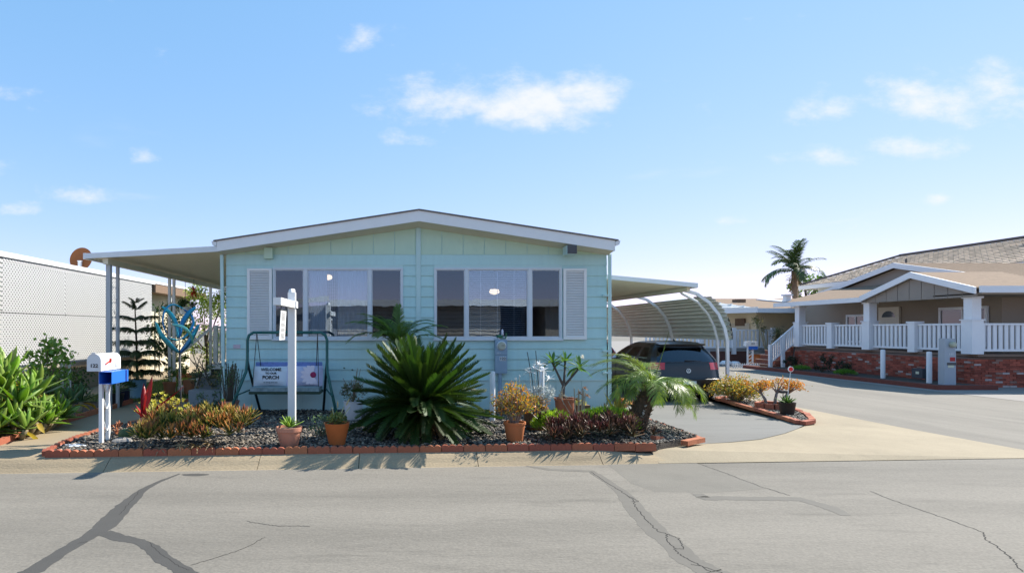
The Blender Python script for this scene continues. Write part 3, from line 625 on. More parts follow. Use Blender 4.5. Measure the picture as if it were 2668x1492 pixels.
# curved corrugated side screen
sw = MB(); K = 44; pf_ = []
for i in range(K+1):
    s = i/K; a = s*1.13; x = 8.50-.98*(1-math.cos(a))*1.05; z = 1.30+1.12*math.sin(a)/math.sin(1.13)
    r = .055 if (i % 4) in (0,) else 0.; pf_.append((x-r*math.cos(a*.8), z-r*math.sin(a)*.4))
ny = 1; vs = []
for y in (15.3, 27.0):
    for x, z in pf_: vs.append((x, y, z))
    for x, z in pf_[::-1]: vs.append((x+.004, y, z+.004))
m_ = 2*(K+1); sw.add(vs, [(i,(i+1) % m_, m_+(i+1) % m_, m_+i) for i in range(m_)]+[tuple(range(m_-1,-1,-1)), tuple(range(m_,2*m_))])
sw.build('curved_side_screen', mat('screen_sheet', (.70,.69,.62), .6, .10, 2), cp, w=True)
# ================================================================ CAR
def car(root, paint, detail=True):
    """hatchback, rear at local y=0, nose towards +y, horizontal slices lofted upwards"""
    # z, half width, rear y, front y, corner radius
    S = [(.20,.80,.12,4.02,.30),(.30,.86,.03,4.14,.30),(.42,.885,-.03,4.19,.30),(.54,.89,-.05,4.20,.32),(.575,.89,-.045,4.20,.32),(.60,.885,-.005,4.19,.34),(.70,.885,.02,4.16,.36),(.80,.88,.035,4.10,.38),(.88,.872,.045,3.95,.40),
         (.93,.862,.055,3.55,.40),(.97,.845,.07,3.15,.36),(1.02,.825,.10,3.02,.30),(1.12,.778,.19,2.82,.28),(1.22,.725,.285,2.60,.27),(1.32,.668,.38,2.35,.26),(1.375,.632,.40,2.18,.26),(1.42,.60,.41,2.02,.26),(1.455,.54,.52,1.86,.30),(1.478,.36,.80,1.62,.34),(1.485,.10,1.1,1.4,.1)]
    n = 64; V = []
    for z, w, y0, y1, r in S:
        cy, hy = (y0+y1)/2, (y1-y0)/2; r = min(r, w*.95, hy*.95); ring = []
        # rounded rectangle sampled by angle with constant topology: 16 points per side
        for k in range(n):
            sd, f = divmod(k, 16); f = f/16
            # sides: 0 rear (-y, x from -w to w) 1 right 2 front 3 left
            if sd == 0: x, y = -w+2*w*f, y0
            elif sd == 1: x, y = w, y0+2*hy*f
            elif sd == 2: x, y = w-2*w*f, y1
            else: x, y = -w, y1-2*hy*f
            ix, iy = max(-w+r, min(w-r, x)), max(y0+r, min(y1-r, y)); d = math.hypot(x-ix, y-iy)
            if d > r: x, y = ix+(x-ix)*r/d, iy+(y-iy)*r/d
            # bow the ends slightly
            if sd in (0, 2): y += (.07 if sd == 0 else -.16)*(x/w)**2*(1 if z < 1.4 else .3)
            ring.append((x, y, z))
        V.append(ring)
    flat = [p for r_ in V for p in r_]; m = len(S)
    zi = lambda i: S[i][0]
    body = []; sel = {}
    def put(key, f): sel.setdefault(key, []).append(f)
    for i in range(m-1):
        for k in range(n):
            f = (i*n+k, i*n+(k+1) % n, (i+1)*n+(k+1) % n, (i+1)*n+k); sd, q = divmod(k, 16)
            key = 'body'
            if 10 <= i <= 13:
                if sd == 0 and 1 <= q <= 14: key = 'rear_window'
                elif sd == 2 and 1 <= q <= 14: key = 'windscreen'
                elif sd == 1 and (2 <= q <= 4 or 6 <= q <= 9 or 11 <= q <= 14): key = 'side_window_r%d' % (q//5)
                elif sd == 3 and (1 <= q <= 4 or 6 <= q <= 9 or 11 <= q <= 13): key = 'side_window_l%d' % (q//5)
            if 7 <= i <= 9:
                if (sd == 0 and q <= 2) or (sd == 3 and q == 15): key = 'tail_lamp_l'
                if (sd == 0 and q >= 13) or (sd == 1 and q == 0): key = 'tail_lamp_r'
            if i <= 1 : key = 'valance'
            put(key, f)
    sel['body'].append(tuple((m-1)*n+k for k in range(n)))
    put('valance', tuple(range(n-1, -1, -1)))
    Mg = glass('car_glass', .09, (.16,.21,.23), .01) if 'car_glass' not in bpy.data.materials else bpy.data.materials['car_glass']
    Mr = mat('tail_red', (.42,.008,.01), .15, .05, coat=1.); Mw = mat('lamp_white', (.7,.7,.7), .2, .02)
    for key, fs in sel.items():
        ids = sorted({i for f in fs for i in f}); mp = {a: j for j, a in enumerate(ids)}
        off = .006 if 'lamp' in key else 0.
        vs = []
        for a in ids:
            x, y, z = flat[a]; cx = max(-.4, min(.4, x)); d = Vector((x-cx, (y-2.1)*.12, 0)); d = d.normalized() if d.length else Vector((0, -1, 0))
            vs.append(Vector((x, y, z))+(Vector((d.x, math.copysign(1, y-2.1), 0))*off))
        b = MB().add(vs, [tuple(mp[i] for i in f) for f in fs])
        nm, mm = ('body', paint) if key == 'body' else ('rear_window', Mg) if key == 'rear_window' else ('windscreen', Mg) if key == 'windscreen' else ('side_window', Mg) if 'side' in key else ('tail_lamp', Mr) if 'tail' in key else ('reverse_lamp', Mw) if 'reverse' in key else ('valance', M_black)
        o = b.build(nm, mm, root, auto=True)
    # roof spoiler
    b = MB(); b.add([(-.60,.41,1.425),(.60,.41,1.425),(.56,.31,1.405),(-.56,.31,1.405),(-.60,.45,1.37),(.60,.45,1.37),(.55,.32,1.385),(-.55,.32,1.385)], [(0,1,2,3),(3,2,6,7),(7,6,5,4),(0,3,7,4),(1,5,6,2),(0,4,5,1)]); b.build('spoiler', paint, root)
    # wheels
    for x in (-.80, .80):
        for y in (.80, 3.38):
            w = MB(); P = [(.20,-.1),(.30,-.1),(.318,-.08),(.318,.08),(.30,.1),(.20,.1)]
            vs = []; k_ = 24
            for r, a in P:
                for j in range(k_): t = 2*PI*j/k_; vs.append((x+a, y+r*math.cos(t), .318+r*math.sin(t)))
            w.add(vs, [(i*k_+j, i*k_+(j+1) % k_, (i+1)*k_+(j+1) % k_, (i+1)*k_+j) for i in range(len(P)-1) for j in range(k_)])
            wh = w.build('wheel', mat('tyre', (.02,.02,.022), .85, .1), root, auto=True)
            rm = MB(); sx = math.copysign(1, x)
            for j in range(5):
                t = 2*PI*j/5; rm.bar((x+sx*.085, y, .318), (x+sx*.085, y+.20*math.cos(t), .318+.20*math.sin(t)), .05, .03, (1,0,0))
            rm.build('rim', mat('alloy', (.5,.5,.52), .3, .05, metal=.8), wh)
            ar = MB(); vs = []
            for r, a in ((.35,0),(.39,.012)):
                for j in range(k_+1): t = -.25+(PI+.5)*j/k_; vs.append((sx*(.888-a*.2), y+r*math.cos(t), .318+r*math.sin(t)))
            ar.add(vs, [(j, j+1, k_+2+j, k_+1+j) for j in range(k_)]); ar.build('wheel_arch', M_black, root)
    if not detail: return
    # badge, wiper, plate, bumper strip, reflectors, exhaust, aerial, mirrors
    bd = MB(); k_ = 28; c = Vector((0, .018, .775)); vs = []
    for r, y in ((.055,0),(.056,-.008),(.047,-.008),(.046,0)):
        for j in range(k_): t = 2*PI*j/k_; vs.append((c.x+r*math.cos(t), c.y+y, c.z+r*math.sin(t)))
    bd.add(vs, [(i*k_+j, i*k_+(j+1) % k_, (i+1)*k_+(j+1) % k_, (i+1)*k_+j) for i in range(3) for j in range(k_)])
    q = lambda x, z: (c.x+x, c.y-.005, c.z+z)
    for a, b_ in (((-.022,.045),(0,.006)),((.022,.045),(0,.006)),((-.044,.02),(-.02,-.044)),((-.02,-.044),(0,-.002)),((0,-.002),(.02,-.044)),((.02,-.044),(.044,.02))): bd.bar(q(*a), q(*b_), .011, .008, (0,1,0))
    bd.build('badge', mat('chrome', (.72,.73,.76), .3, .02), root)
    MB().bar((-.06,.075,1.02),(.36,.115,1.005),.022,.016).build('wiper', M_black, root)
    MB().box(-.26,.26,-.052,-.045,.44,.55).build('plate_holder', M_black, root); MB().box(-.155,.155,-.058,-.053,.455,.535).build('number_plate', mat('plate_white',(.6,.62,.66),.4,.05), root)
    for s in (-1, 1):
        MB().box(s*.78-.07,s*.78+.07,.015,.03,.40,.45).build('reflector', Mr, root)
        mr_ = MB(); mr_.lathe([(.02,-.06),(.07,-.05),(.085,0),(.07,.05),(.02,.06)],12,(s*.98,2.75,.98),1.2,.6); mr_.build('wing_mirror', paint, root, smooth=True)
    MB().bar((-.80,.01,.600),(.80,.01,.600),.006,.012).bar((-.55,.055,.985),(.55,.055,.985),.006,.010).build('hatch_seam', M_black, root)
    for y in (1.35, 2.45): MB().box(-.897,-.889,y-.004,y+.004,.35,.98).build('door_seam', M_black, root)
    MB().box(-.902,-.886,1.48,1.66,.86,.89).build('door_handle', M_dgrey, root)
    MB().tube([(.45,.0,.22),(.45,.14,.22)],.035,10).build('exhaust', M_dgrey, root); MB().bar((0,.75,1.47),(0,.82,1.52),.03,.03).build('aerial', M_black, root)
    MB().box(-.6,.6,1.0,2.8,.30,1.0).build('interior', M_dgrey, root)
    for x in (-.38, .38):
        for y in (1.1, 2.0): MB().lathe([(.08,1.0),(.12,1.05),(.12,1.18),(.08,1.22)],10,(x,y,0),1.1,.45).build('headrest', M_black, root, smooth=True)
M_car = mat('charcoal_paint', (.012,.013,.016), .35, .06, coat=.35, spec=.5)
cr = thing('parked_hatchback', 'dark charcoal hatchback parked under the carport, seen from behind', 'car', (7.02,14.55,-.2))
car(cr, M_car)
cr2 = thing('parked_hatchback', 'red car parked ahead of the charcoal hatchback, barely visible past the house corner', 'car', (6.6,20.2,-.2))
car(cr2, mat('red_paint', (.35,.02,.02), .3, .05, coat=1.), False)
# ================================================================ LEFT NEIGHBOUR WITH LATTICE
LX = -8.25; nb = thing('neighbour_porch', 'long white lattice screened porch beside the left yard', 'porch', (LX,15,0))
M_lat = mat('white_lattice', (.52,.52,.52), .55, .03)
def lattice(y0, y1, z0, z1, name):
    b = MB(); st = .098; wd = .037; L = (z1-z0)
    k = int((y1-y0+L)/st)+1
    for sgn, xo in ((1, 0.), (-1, .006)):
        for i in range(k+1):
            c = y0-L+i*st if sgn > 0 else y0+i*st
            # strip from (c, z0) to (c+sgn*L, z1), clipped to the panel
            a, bb = (c, z0), (c+sgn*L, z1)
            t0, t1 = 0., 1.
            for lim, sg in ((y0, 1), (y1, -1)):
                pa, pb = sg*(a[0]-lim), sg*(bb[0]-lim)
                if pa < 0 and pb < 0: t0 = 2; break
                if pa < 0: t0 = max(t0, pa/(pa-pb))
                elif pb < 0: t1 = min(t1, pa/(pa-pb))
            if t1-t0 < .01: continue
            P = Vector((LX+xo, a[0]+(bb[0]-a[0])*t0, a[1]+(bb[1]-a[1])*t0)); Q = Vector((LX+xo, a[0]+(bb[0]-a[0])*t1, a[1]+(bb[1]-a[1])*t1))
            n = Vector((0, -(Q-P).z, (Q-P).y)).normalized()*wd/2
            b.add([P-n, P+n, Q+n, Q-n], [(0,1,2,3)])
            b.add([P-n-Vector((.005,0,0)), P+n-Vector((.005,0,0)), Q+n-Vector((.005,0,0)), Q-n-Vector((.005,0,0))], [(3,2,1,0)])
    o = b.build(name, M_lat, nb, w=True); o['kind'] = 'stuff'; return o
for y0, y1 in ((7.7,10.19),(10.2,12.6),(12.61,15.02),(15.03,17.45),(17.46,20.3)):
    lattice(y0, y1, 1.94, 3.09, 'lattice_panel'); lattice(y0, y1, .74, 1.91, 'lattice_panel')
MB().box(LX-.08,LX+.04,7.6,20.5,3.09,3.125).build('top_rail', M_white, nb, w=True); MB().box(LX-.14,LX+.03,7.6,24,3.127,3.20).build('gutter', M_wmetal, nb, w=True)
MB().box(LX-.08,LX-.02,7.7,20.3,1.88,1.96).build('middle_gap', mat('dark_gap',(.03,.03,.03),.9,.1), nb, w=True)  # dark strip stands for the shade in the seam between lattice panels
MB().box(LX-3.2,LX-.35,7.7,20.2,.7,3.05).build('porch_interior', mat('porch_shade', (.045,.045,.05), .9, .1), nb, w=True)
MB().box(LX-3.4,LX-.06,7.6,24,3.1,3.155).build('porch_roof', M_wmetal, nb, w=True)
MB().box(LX-.35,LX-.2,7.7,20.3,.0,.60).build('skirting', mat('tan_skirt',(.30,.235,.16),.9,.15), nb, w=True)
b = MB().box(LX-3.2,LX-.5,20.5,25.5,0,2.95); b.build('end_wall', mat('cream_wall',(.62,.56,.43),.8,.05), nb, w=True)
MB().box(LX-3.4,LX+.1,20.4,25.8,2.82,3.08).build('brown_eave', mat('brown_eave',(.20,.13,.085),.8,.1), nb, w=True)
for i in range(6): MB().box(LX-.49,LX-.47,20.55+i*.16,20.57+i*.16,0.1,2.8).build('batten', mat('cream_trim',(.7,.64,.5),.7,.03), nb, w=True)
MB().box(LX-.5,LX-.42,20.44,20.56,0,2.8).build('corner_post', mat('brown_post',(.09,.07,.05),.8,.1), nb, w=True)
for y in (22.0, 22.4): MB().box(LX-.1,LX,y,y+.1,0,3.0).build('porch_post', M_white, nb, w=True)
# satellite dish
p = at(213,690,17.4); t = thing('satellite_dish', 'rusty orange satellite dish above the white lattice porch', 'dish', (p.x,p.y,3.36))
b = MB(); n = 24; rr = [0,.12,.22,.32]; 
vs = []
for r in rr:
    for k in range(n): a = 2*PI*k/n; vs.append(Matrix.Rotation(rad(78),3,'X')@Vector((r*math.cos(a), r*1.08*math.sin(a), .5*r*r)))
vs2 = [v+Vector((0,.01,0)) for v in vs]; N_ = len(vs)
fs = [(i*n+k, i*n+(k+1) % n, (i+1)*n+(k+1) % n, (i+1)*n+k) for i in range(3) for k in range(n)]
b.add([v+Vector((0,0,.22)) for v in vs], fs); b.add([v+Vector((0,.012,.22)) for v in vs], [f[::-1] for f in fs]); b.build('dish', mat('rust_dish', (.26,.085,.02), .6, .25, 4), t, smooth=True)
MB().box(-.04,.04,-.14,-.06,.0,.16).box(-.05,.05,-.16,-.05,.155,.175).build('feed_box', M_white, t); MB().tube([(0,.03,-.06),(0,.03,.22)],.025,8).build('mast', M_galv, t)
# deck with rail under the awning, steps on its left
dk = thing('porch_deck', 'raised porch deck with white railing and steps by the blue house', 'deck', (-4,15.5,0))
MB().box(-4.75,-3.28,15.2,19.5,.60,.68).build('deck_floor', mat('deck_grey',(.30,.30,.31),.8,.1), dk, w=True); MB().box(-4.7,-3.28,15.24,15.3,0,.59).build('deck_skirt', mat('deck_dark',(.05,.05,.055),.9,.1), dk, w=True)
MB().box(-4.76,-3.28,15.17,15.199,.58,.685).build('deck_edge', M_white, dk, w=True)
for x in np.arange(-4.3,-3.3,.125): MB().box(x-.03,x+.03,18.6,18.63,.75,1.62).build('baluster', M_white, dk, w=True)
MB().box(-4.9,-3.28,18.58,18.66,1.62,1.68).build('top_rail', M_white, dk, w=True)
for y in np.arange(15.9,18.5,.22): MB().box(-4.735,-4.71,y-.03,y+.03,.75,1.60).build('baluster', M_white, dk, w=True)
MB().box(-4.76,-4.69,15.8,18.6,1.60,1.66).build('top_rail', M_white, dk, w=True)
for x, y in ((-4.73,15.75),(-4.73,18.6)): MB().box(x-.05,x+.05,y-.05,y+.05,.68,1.68).build('rail_post', M_white, dk, w=True)
for k in range(3): MB().box(-4.78-.26*(k+1),-4.76-.26*k,15.3,16.3,0,.45-.16*k).build('step', mat('step_white',(.6,.6,.6),.7,.05), dk, w=True)
MB().bar((-5.5,15.3,.95),(-4.73,15.4,1.62),.05,.06).bar((-5.5,15.3,0),(-5.5,15.3,.98),.05,.05).bar((-5.0,15.3,.1),(-4.4,15.35,.9),.025,.025).build('handrail', M_white, dk, w=True)
b = MB(); 
MB().box(-3.6,-3.28,19.6,19.7,.7,2.7).build('dark_screen', mat('shade_cloth',(.02,.02,.022),.9,.1), dk, w=True)
# ================================================================ FRONT GARDEN
def pot(root, r, h, m, rim=.035, name='pot', taper=.68, soil=True, flat=False):
    P = [(r*taper*.98, 0), (r*taper, .004), (r*.93, h-rim), (r*.93, h-rim+.002), (r, h-rim+.006), (r*1.0, h), (r*.9, h), (r*.88, h-.03), (0.001, h-.035)] if not flat else [(r*taper, 0), (r*.96, h-.01), (r, h), (r*.92, h), (r*.9, h-.03), (.001, h-.035)]
    o = MB().lathe(P, 26).build(name, m, root, auto=True)
    if soil: MB().lathe([(.001,h-.028),(r*.9,h-.03)], 16).build('soil', M_soil, root)
    return o
def ros_inst(root, metas, n, loc, p0, p1, s=1., s1=.6, name='leaf', z1=0., tilt=None):
    for i, Mx in enumerate(rosette_M(n, p0, p1, 1., s1, .1, 0, z1)):
        M = Matrix.Translation(loc) @ (tilt or Matrix.Identity(4)) @ Matrix.Scale(s, 4) @ Mx; inst(metas[i % len(metas)], name, root, M)
def ros_mesh(tm, n, p0, p1, s1=.6, z1=0.):
    b = MB()
    for Mx in rosette_M(n, p0, p1, 1., s1, .14, 0, z1): b.bake(tm, Mx)
    return b
M_agl = mat('agave_leaf', (.17,.27,.05), .42, .10, 4, spec=.5, trans=.42, orand=.18, col2=(.25,.36,.075), pos=(.1,.9))
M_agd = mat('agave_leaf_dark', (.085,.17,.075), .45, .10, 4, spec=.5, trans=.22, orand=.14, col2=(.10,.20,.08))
M_agy = mat('agave_leaf_old', (.36,.25,.055), .6, .2, 6, trans=.3, orand=.2)
AGL = [strap(.54,.145,8,b_,.16,.03,.45,.015,.40,wv).mesh('leaf', M_agl, True) for b_, wv in ((.55,0),(.15,.05),(-.25,-.05))]
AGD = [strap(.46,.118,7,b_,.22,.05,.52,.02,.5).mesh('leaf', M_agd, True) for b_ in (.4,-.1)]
AGY = [strap(.42,.10,7,-.9,.3,0,.5,.02,.5,.1).mesh('leaf', M_agy, True)]
def agave_clump(label, L, base, leaf, n=15, old=2):
    t = thing('agave_plant', label, 'agave', base)
    for (x, y, z, s, tx, ty) in L:
        loc = Vector((x, y, z))-Vector(base)
        r_ = bpy.data.objects.new('rosette', None); COL.objects.link(r_); r_.parent = t; r_.location = loc; r_.rotation_euler = (tx, ty, R.uniform(0, 6)); r_.empty_display_size = .05
        ros_inst(r_, leaf, n, (0,0,0), rad(8), rad(78), s, .62, z1=.05)
        for k in range(old): inst(AGY[0], 'dry_leaf', r_, TRS((0,0,-.03), R.uniform(0,6.28), rad(R.uniform(-25,10)), 0, s*.9))
        st = MB().tube([(loc.x*.6, loc.y*.6, -.02), (loc.x*.85, loc.y*.9, loc.z*.5), tuple(loc)], [.05*s,.045*s,.05*s], 7); st.build('stem', mat('agave_stem',(.22,.18,.10),.9,.2,10), t, smooth=True)
agave_clump('tall broad leaved agave clump with yellowing tips at the far left', [(-5.9,9.1,.62,1.15,.1,.15),(-6.2,8.9,.50,1.2,.2,-.1),(-5.65,9.3,.46,1.1,.15,.2),(-6.25,9.6,.80,1.2,.1,-.2),(-5.62,8.95,.44,1.1,.3,.2),(-5.95,8.65,.36,1.2,.35,0),(-5.8,9.7,.56,1.1,.1,.1),(-6.1,9.3,.66,1.15,.1,.1)], (-6.0,9.1,0), AGL, 15)
agave_clump('low bright green agave rosettes spilling over the left brick edging', [(-5.66,8.42,.12,.95,.35,.1),(-5.30,8.62,.14,.8,.3,.3),(-5.55,8.75,.24,.85,.3,.1),(-5.36,8.98,.20,.82,.25,.25),(-5.46,9.25,.26,.8,.2,.25),(-5.36,9.5,.20,.75,.2,.3),(-5.95,8.25,.12,1.0,.4,0),(-5.5,9.8,.24,.75,.2,.2),(-5.8,8.75,.28,.9,.2,0),(-5.35,9.2,.14,.75,.3,.3),(-5.40,9.75,.16,.7,.2,.3),(-5.9,8.5,.22,.95,.3,.1)], (-5.6,8.8,0), AGL, 16, 1)
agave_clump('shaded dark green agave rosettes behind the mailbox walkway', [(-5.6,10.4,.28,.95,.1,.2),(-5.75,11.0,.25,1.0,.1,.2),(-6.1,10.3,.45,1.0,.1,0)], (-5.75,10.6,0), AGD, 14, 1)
# leafy shrub before the lattice
def shrub(name, label, loc, rx, rz, hz, ncl, per, size, cols, cr=.12, stems=5, m=None, cat='shrub', aspect=.5, trunk_r=.012, up=.3, ry=None):
    t = thing(name, label, cat, loc); K, P = clumps(ncl, per, rx, ry or rx, rz, hz, cr)
    K[:, 2] = np.maximum(K[:, 2], .03); P[:, 2] = np.maximum(P[:, 2], .01)
    V, Fc, C = leafcloud(P, size, cols, aspect, up); npmesh('foliage', V, Fc, m or mat('leaf_v', (.1,.2,.05), .5, .15, 8, vcol=True, trans=.32), C, t)
    b = MB()
    for i in range(min(stems, ncl)):
        k = K[i]; b.tube([(R.uniform(-.03,.03),R.uniform(-.03,.03),0),(k[0]*.45,k[1]*.45,k[2]*.55),tuple(k)], [trunk_r,trunk_r*.75,trunk_r*.35], 5)
    b.build('stem', mat('twig', (.16,.11,.07), .9, .2, 20), t); return t
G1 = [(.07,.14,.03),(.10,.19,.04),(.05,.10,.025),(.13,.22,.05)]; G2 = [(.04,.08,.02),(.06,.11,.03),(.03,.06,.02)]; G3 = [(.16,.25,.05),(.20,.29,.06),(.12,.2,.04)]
p = at(120,900,11.4); shrub('leafy_shrub', 'upright leafy green shrub before the lattice above the agaves', (p.x,11.4,0), .42, .62, .85, 40, 26, .085, [(.14,.25,.05),(.19,.30,.07),(.10,.18,.04)], .12, 12, aspect=.75)
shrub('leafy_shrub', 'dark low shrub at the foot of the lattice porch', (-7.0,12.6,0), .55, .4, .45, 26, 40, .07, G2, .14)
for i, (x, y) in enumerate(((-6.62,12.1),(-6.45,12.1))): pass
b = MB(); b.box(-.02,.02,-.02,.02,0,.9).box(.14,.18,-.02,.02,0,.9); t = thing('white_stakes', 'pair of short white stakes behind the leafy shrub', 'stake', (-6.6,11.9,0)); MB().box(-.02,.02,-.02,.02,0,.92).build('stake', M_white, t); MB().box(.13,.17,-.02,.02,0,.88).build('stake', M_white, t)
# ---- mailbox
mb = thing('mailbox', 'white rounded mailbox numbered 122 on a double post', 'mailbox', (-3.835,7.825,.05))
def tunnel(x0, x1, y0, y1, z0, h, n=12):
    w = (x1-x0)/2; cx = (x0+x1)/2; pts = [(x0, z0), (x1, z0), (x1, z0+h-w)]
    for k in range(1, n): a = PI*k/n; pts.append((cx+w*math.cos(a), z0+h-w+w*math.sin(a)))
    pts.append((x0, z0+h-w)); b = MB(); b.prism([(x, y0, z) for x, z in pts], (0, y1-y0, 0)); return b
tunnel(-4.055,-3.88,7.925,8.48,1.03,.225).build('body', M_white, mb, w=True, auto=True)
dr = tunnel(-4.06,-3.875,7.905,7.924,1.028,.232).build('door', mat('mailbox_door',(.66,.67,.69),.5,.04), mb, w=True, auto=True)
text('122', 'number', M_black, dr, Vector((-3.965,7.903,1.10))-mb.location, .062, bold=.0015, sx=1.15)
MB().box(-.025,.025,-.012,0,.0,.02).build('latch', M_wmetal, dr).location = Vector((-3.9675,7.905,1.255))-mb.location
f_ = MB(); M_fl = mat('flag_red', (.55,.03,.02), .5, .05); f_.bar((-3.872,8.03,1.115),(-3.872,8.19,1.165),.006,.02); f_.box(-3.876,-3.869,8.15,8.19,1.13,1.19); f_.build('flag', M_fl, mb, w=True)
MB().box(-3.878,-3.872,8.30,8.40,1.07,1.12).build('label_plate', mat('grey_label',(.5,.5,.46),.6,.1), mb, w=True)
for x, y in ((-3.975,8.12),(-4.0,8.36)): MB().box(x-.024,x+.024,y-.024,y+.024,-.02,1.03).build('leg', M_white, mb, w=True)
for z in (.26,.56,.80):
    MB().tube([(-3.985,8.14+.2*(i/12),z+.07*math.sin(i/12*2*PI)) for i in range(13)],.009,5).build('scroll_brace', M_white, mb, w=True)
nbx = thing('newspaper_box', 'bright blue plastic newspaper tube below the white mailbox', 'newspaper box', (-3.83,7.95,.86)); M_blue = mat('blue_plastic', (.03,.16,.62), .35, .05)
b = MB(); x0,x1,y0,y1,z0,z1,t_ = -3.915,-3.745,7.93,8.42,.86,1.02,.006
b.box(x0,x1,y0,y1,z0,z0+t_).box(x0,x1,y0,y1,z1-t_,z1).box(x0,x0+t_,y0,y1,z0+t_,z1-t_).box(x1-t_,x1,y0,y1,z0+t_,z1-t_); b.build('tube', M_blue, nbx, w=True)
MB().box(x0+t_,x1-t_,y1-.02,y1,z0+t_,z1-t_).build('back', mat('blue_dark',(.012,.04,.25),.5,.05), nbx, w=True); MB().box(x1,x1+.004,8.33,8.37,z0,z1).build('strap', MATS['blue_dark'], nbx, w=True)
# ---- wind spinner
ws = thing('wind_spinner', 'teal and blue metal wind spinner on a thin black pole', 'wind spinner', (-3.091,8.694,.05))
M_teal = mat('teal_metal', (.012,.17,.25), .28, .2, 3, metal=.55, spec=.7, col2=(.02,.30,.36), pos=(.1,.9)); M_bl2 = mat('blue_metal', (.01,.09,.24), .28, .15, 3, metal=.55, col2=(.02,.24,.36), pos=(.1,.9))
def ribbon(pts, w, m, name='blade'):
    b = MB(); n = len(pts)-1; vs = []; ts = []
    K = 18; P = [Vector(q) for q in pts]
    def cr_(t):
        f = t*n; i = min(n-1, int(f)); u_ = f-i; p0, p1, p2, p3 = P[max(0, i-1)], P[i], P[i+1], P[min(n, i+2)]
        return .5*((2*p1)+(p2-p0)*u_+(2*p0-5*p1+4*p2-p3)*u_*u_+(3*p1-p0-3*p2+p3)*u_**3)
    for i in range(K+1):
        t = i/K; c = cr_(t); d = (cr_(min(1, t+.02))-cr_(max(0, t-.02))).normalized(); sd = d.cross(Vector((.25,1,.1))).normalized(); up = sd.cross(d)
        wd = w*math.sin(PI*min(1, t*.93+.05))**.6
        vs += [c-sd*wd/2+up*wd*.18, c, c+sd*wd/2+up*wd*.18]; ts += [t]*3
    b.add(vs, [f for i in range(K) for f in ((3*i,3*i+1,3*i+4,3*i+3),(3*i+1,3*i+2,3*i+5,3*i+4))], ts); o = b.build(name, m, ws, w=True, smooth=True)
    sm = o.modifiers.new('solid', 'SOLIDIFY'); sm.thickness = .004
W_ = lambda px, py, dy=0.: at(px, py, 9.0+dy)
c4 = lambda x, y, dy=0.: W_(380+x*.1666, 720+y*.1666, dy)
ribbon([c4(520,1190),c4(380,1080,-.05),c4(230,910,-.12),c4(150,710,-.15)], .085, M_teal)
ribbon([c4(530,1190),c4(650,1050,-.04),c4(740,900,-.08),c4(830,750,-.1)], .085, M_bl2)
ribbon([c4(500,960),c4(470,760,.03),c4(380,590,.06),c4(250,470,.08)], .08, M_teal)
ribbon([c4(520,960),c4(560,740,.03),c4(660,580,.06),c4(780,480,.08)], .085, M_bl2)
ribbon([c4(330,890,-.1),c4(262,720,-.1),c4(300,520,-.02),c4(430,440,.05),c4(600,510,.1)], .03, M_bl2)
ribbon([c4(600,520,.1),c4(700,600,.08),c4(735,740,.02),c4(650,900,-.05),c4(560,980,-.1)], .045, M_bl2)
ribbon([c4(410,750,-.15),c4(540,775,-.2),c4(650,850,-.18),c4(720,980,-.1),c4(720,1060,-.02)], .05, mat('pale_teal',(.12,.42,.40),.25,.1,metal=.5))
ribbon([c4(330,940),c4(400,980,.05),c4(510,990,.1),c4(600,940,.1)], .025, M_teal)
MB().tube([W_(476,1155),W_(473,1080),W_(468,925)],.012,8).tube([W_(468,925),W_(467,880)],.008,6).build('pole', M_black, ws, w=True, smooth=True)
# ---- aloe mats
def aloe_mat(name, label, base, spots, variants, smin, smax):
    t = thing(name, label, 'aloe', base)
    for x, y, z, s, tx, ty in spots:
        o = inst(variants[R.randrange(len(variants))], 'rosette', t); o.location = Vector((x, y, z))-Vector(base); o.rotation_euler = (tx, ty, R.uniform(0, 6.28)); o.scale = (s, s, s)
M_al1 = mat('aloe_green_orange', (.08,.13,.03), .5, .15, 6, trans=.28, orand=.25, col2=(.46,.33,.06), pos=(.3,1.))
M_al2 = mat('aloe_orange', (.11,.12,.03), .5, .15, 6, trans=.25, orand=.25, col2=(.58,.19,.06), pos=(.3,1.))
M_al3 = mat('aloe_dry', (.33,.22,.12), .8, .2, 8, trans=.15, orand=.2)
tm = strap(.17,.022,4,.35,.3,.3,.3,.02,.9)
AV1 = [ros_mesh(tm, 20, rad(12), rad(86), .8, .05).mesh('rosette', M_al1, True) for _ in range(3)]+[ros_mesh(tm, 20, rad(12), rad(86), .8, .05).mesh('rosette', M_al2, True) for _ in range(2)]
sp = []
for i in range(125):
    x = R.uniform(-3.32,-1.98); y = R.uniform(7.66,8.45)+.066*(x+2.6); h = .12+.26*math.sin(min(1,(y-7.5)/.6)*PI/2)*R.uniform(.55,1.1)
    if x > -2.25 and y > 8.3: continue
    sp.append((x, y, h, R.uniform(.75,1.2), R.uniform(-.2,.35), R.uniform(-.3,.3)))
aloe_mat('aloe_mat', 'dense mat of orange tipped spiky aloes behind the brick edging', (-2.608,7.921,.05), sp, AV1, 1, 1)
tdry = [ros_mesh(strap(.15,.02,4,-1.1,.3,0,.3), 14, rad(-25), rad(40), .8).mesh('rosette', M_al3, True)]
aloe_mat('dry_aloe_rosettes', 'dry straw coloured aloe rosettes hanging over the brick edging', (-2.8,7.75,0), [(x,7.60+.066*(x+2.9)+R.uniform(0,.05),.10+R.uniform(-.03,.05),R.uniform(.8,1.1),.5,0) for x in (-3.2,-2.98,-2.75,-2.55,-2.38)], tdry, 1, 1)
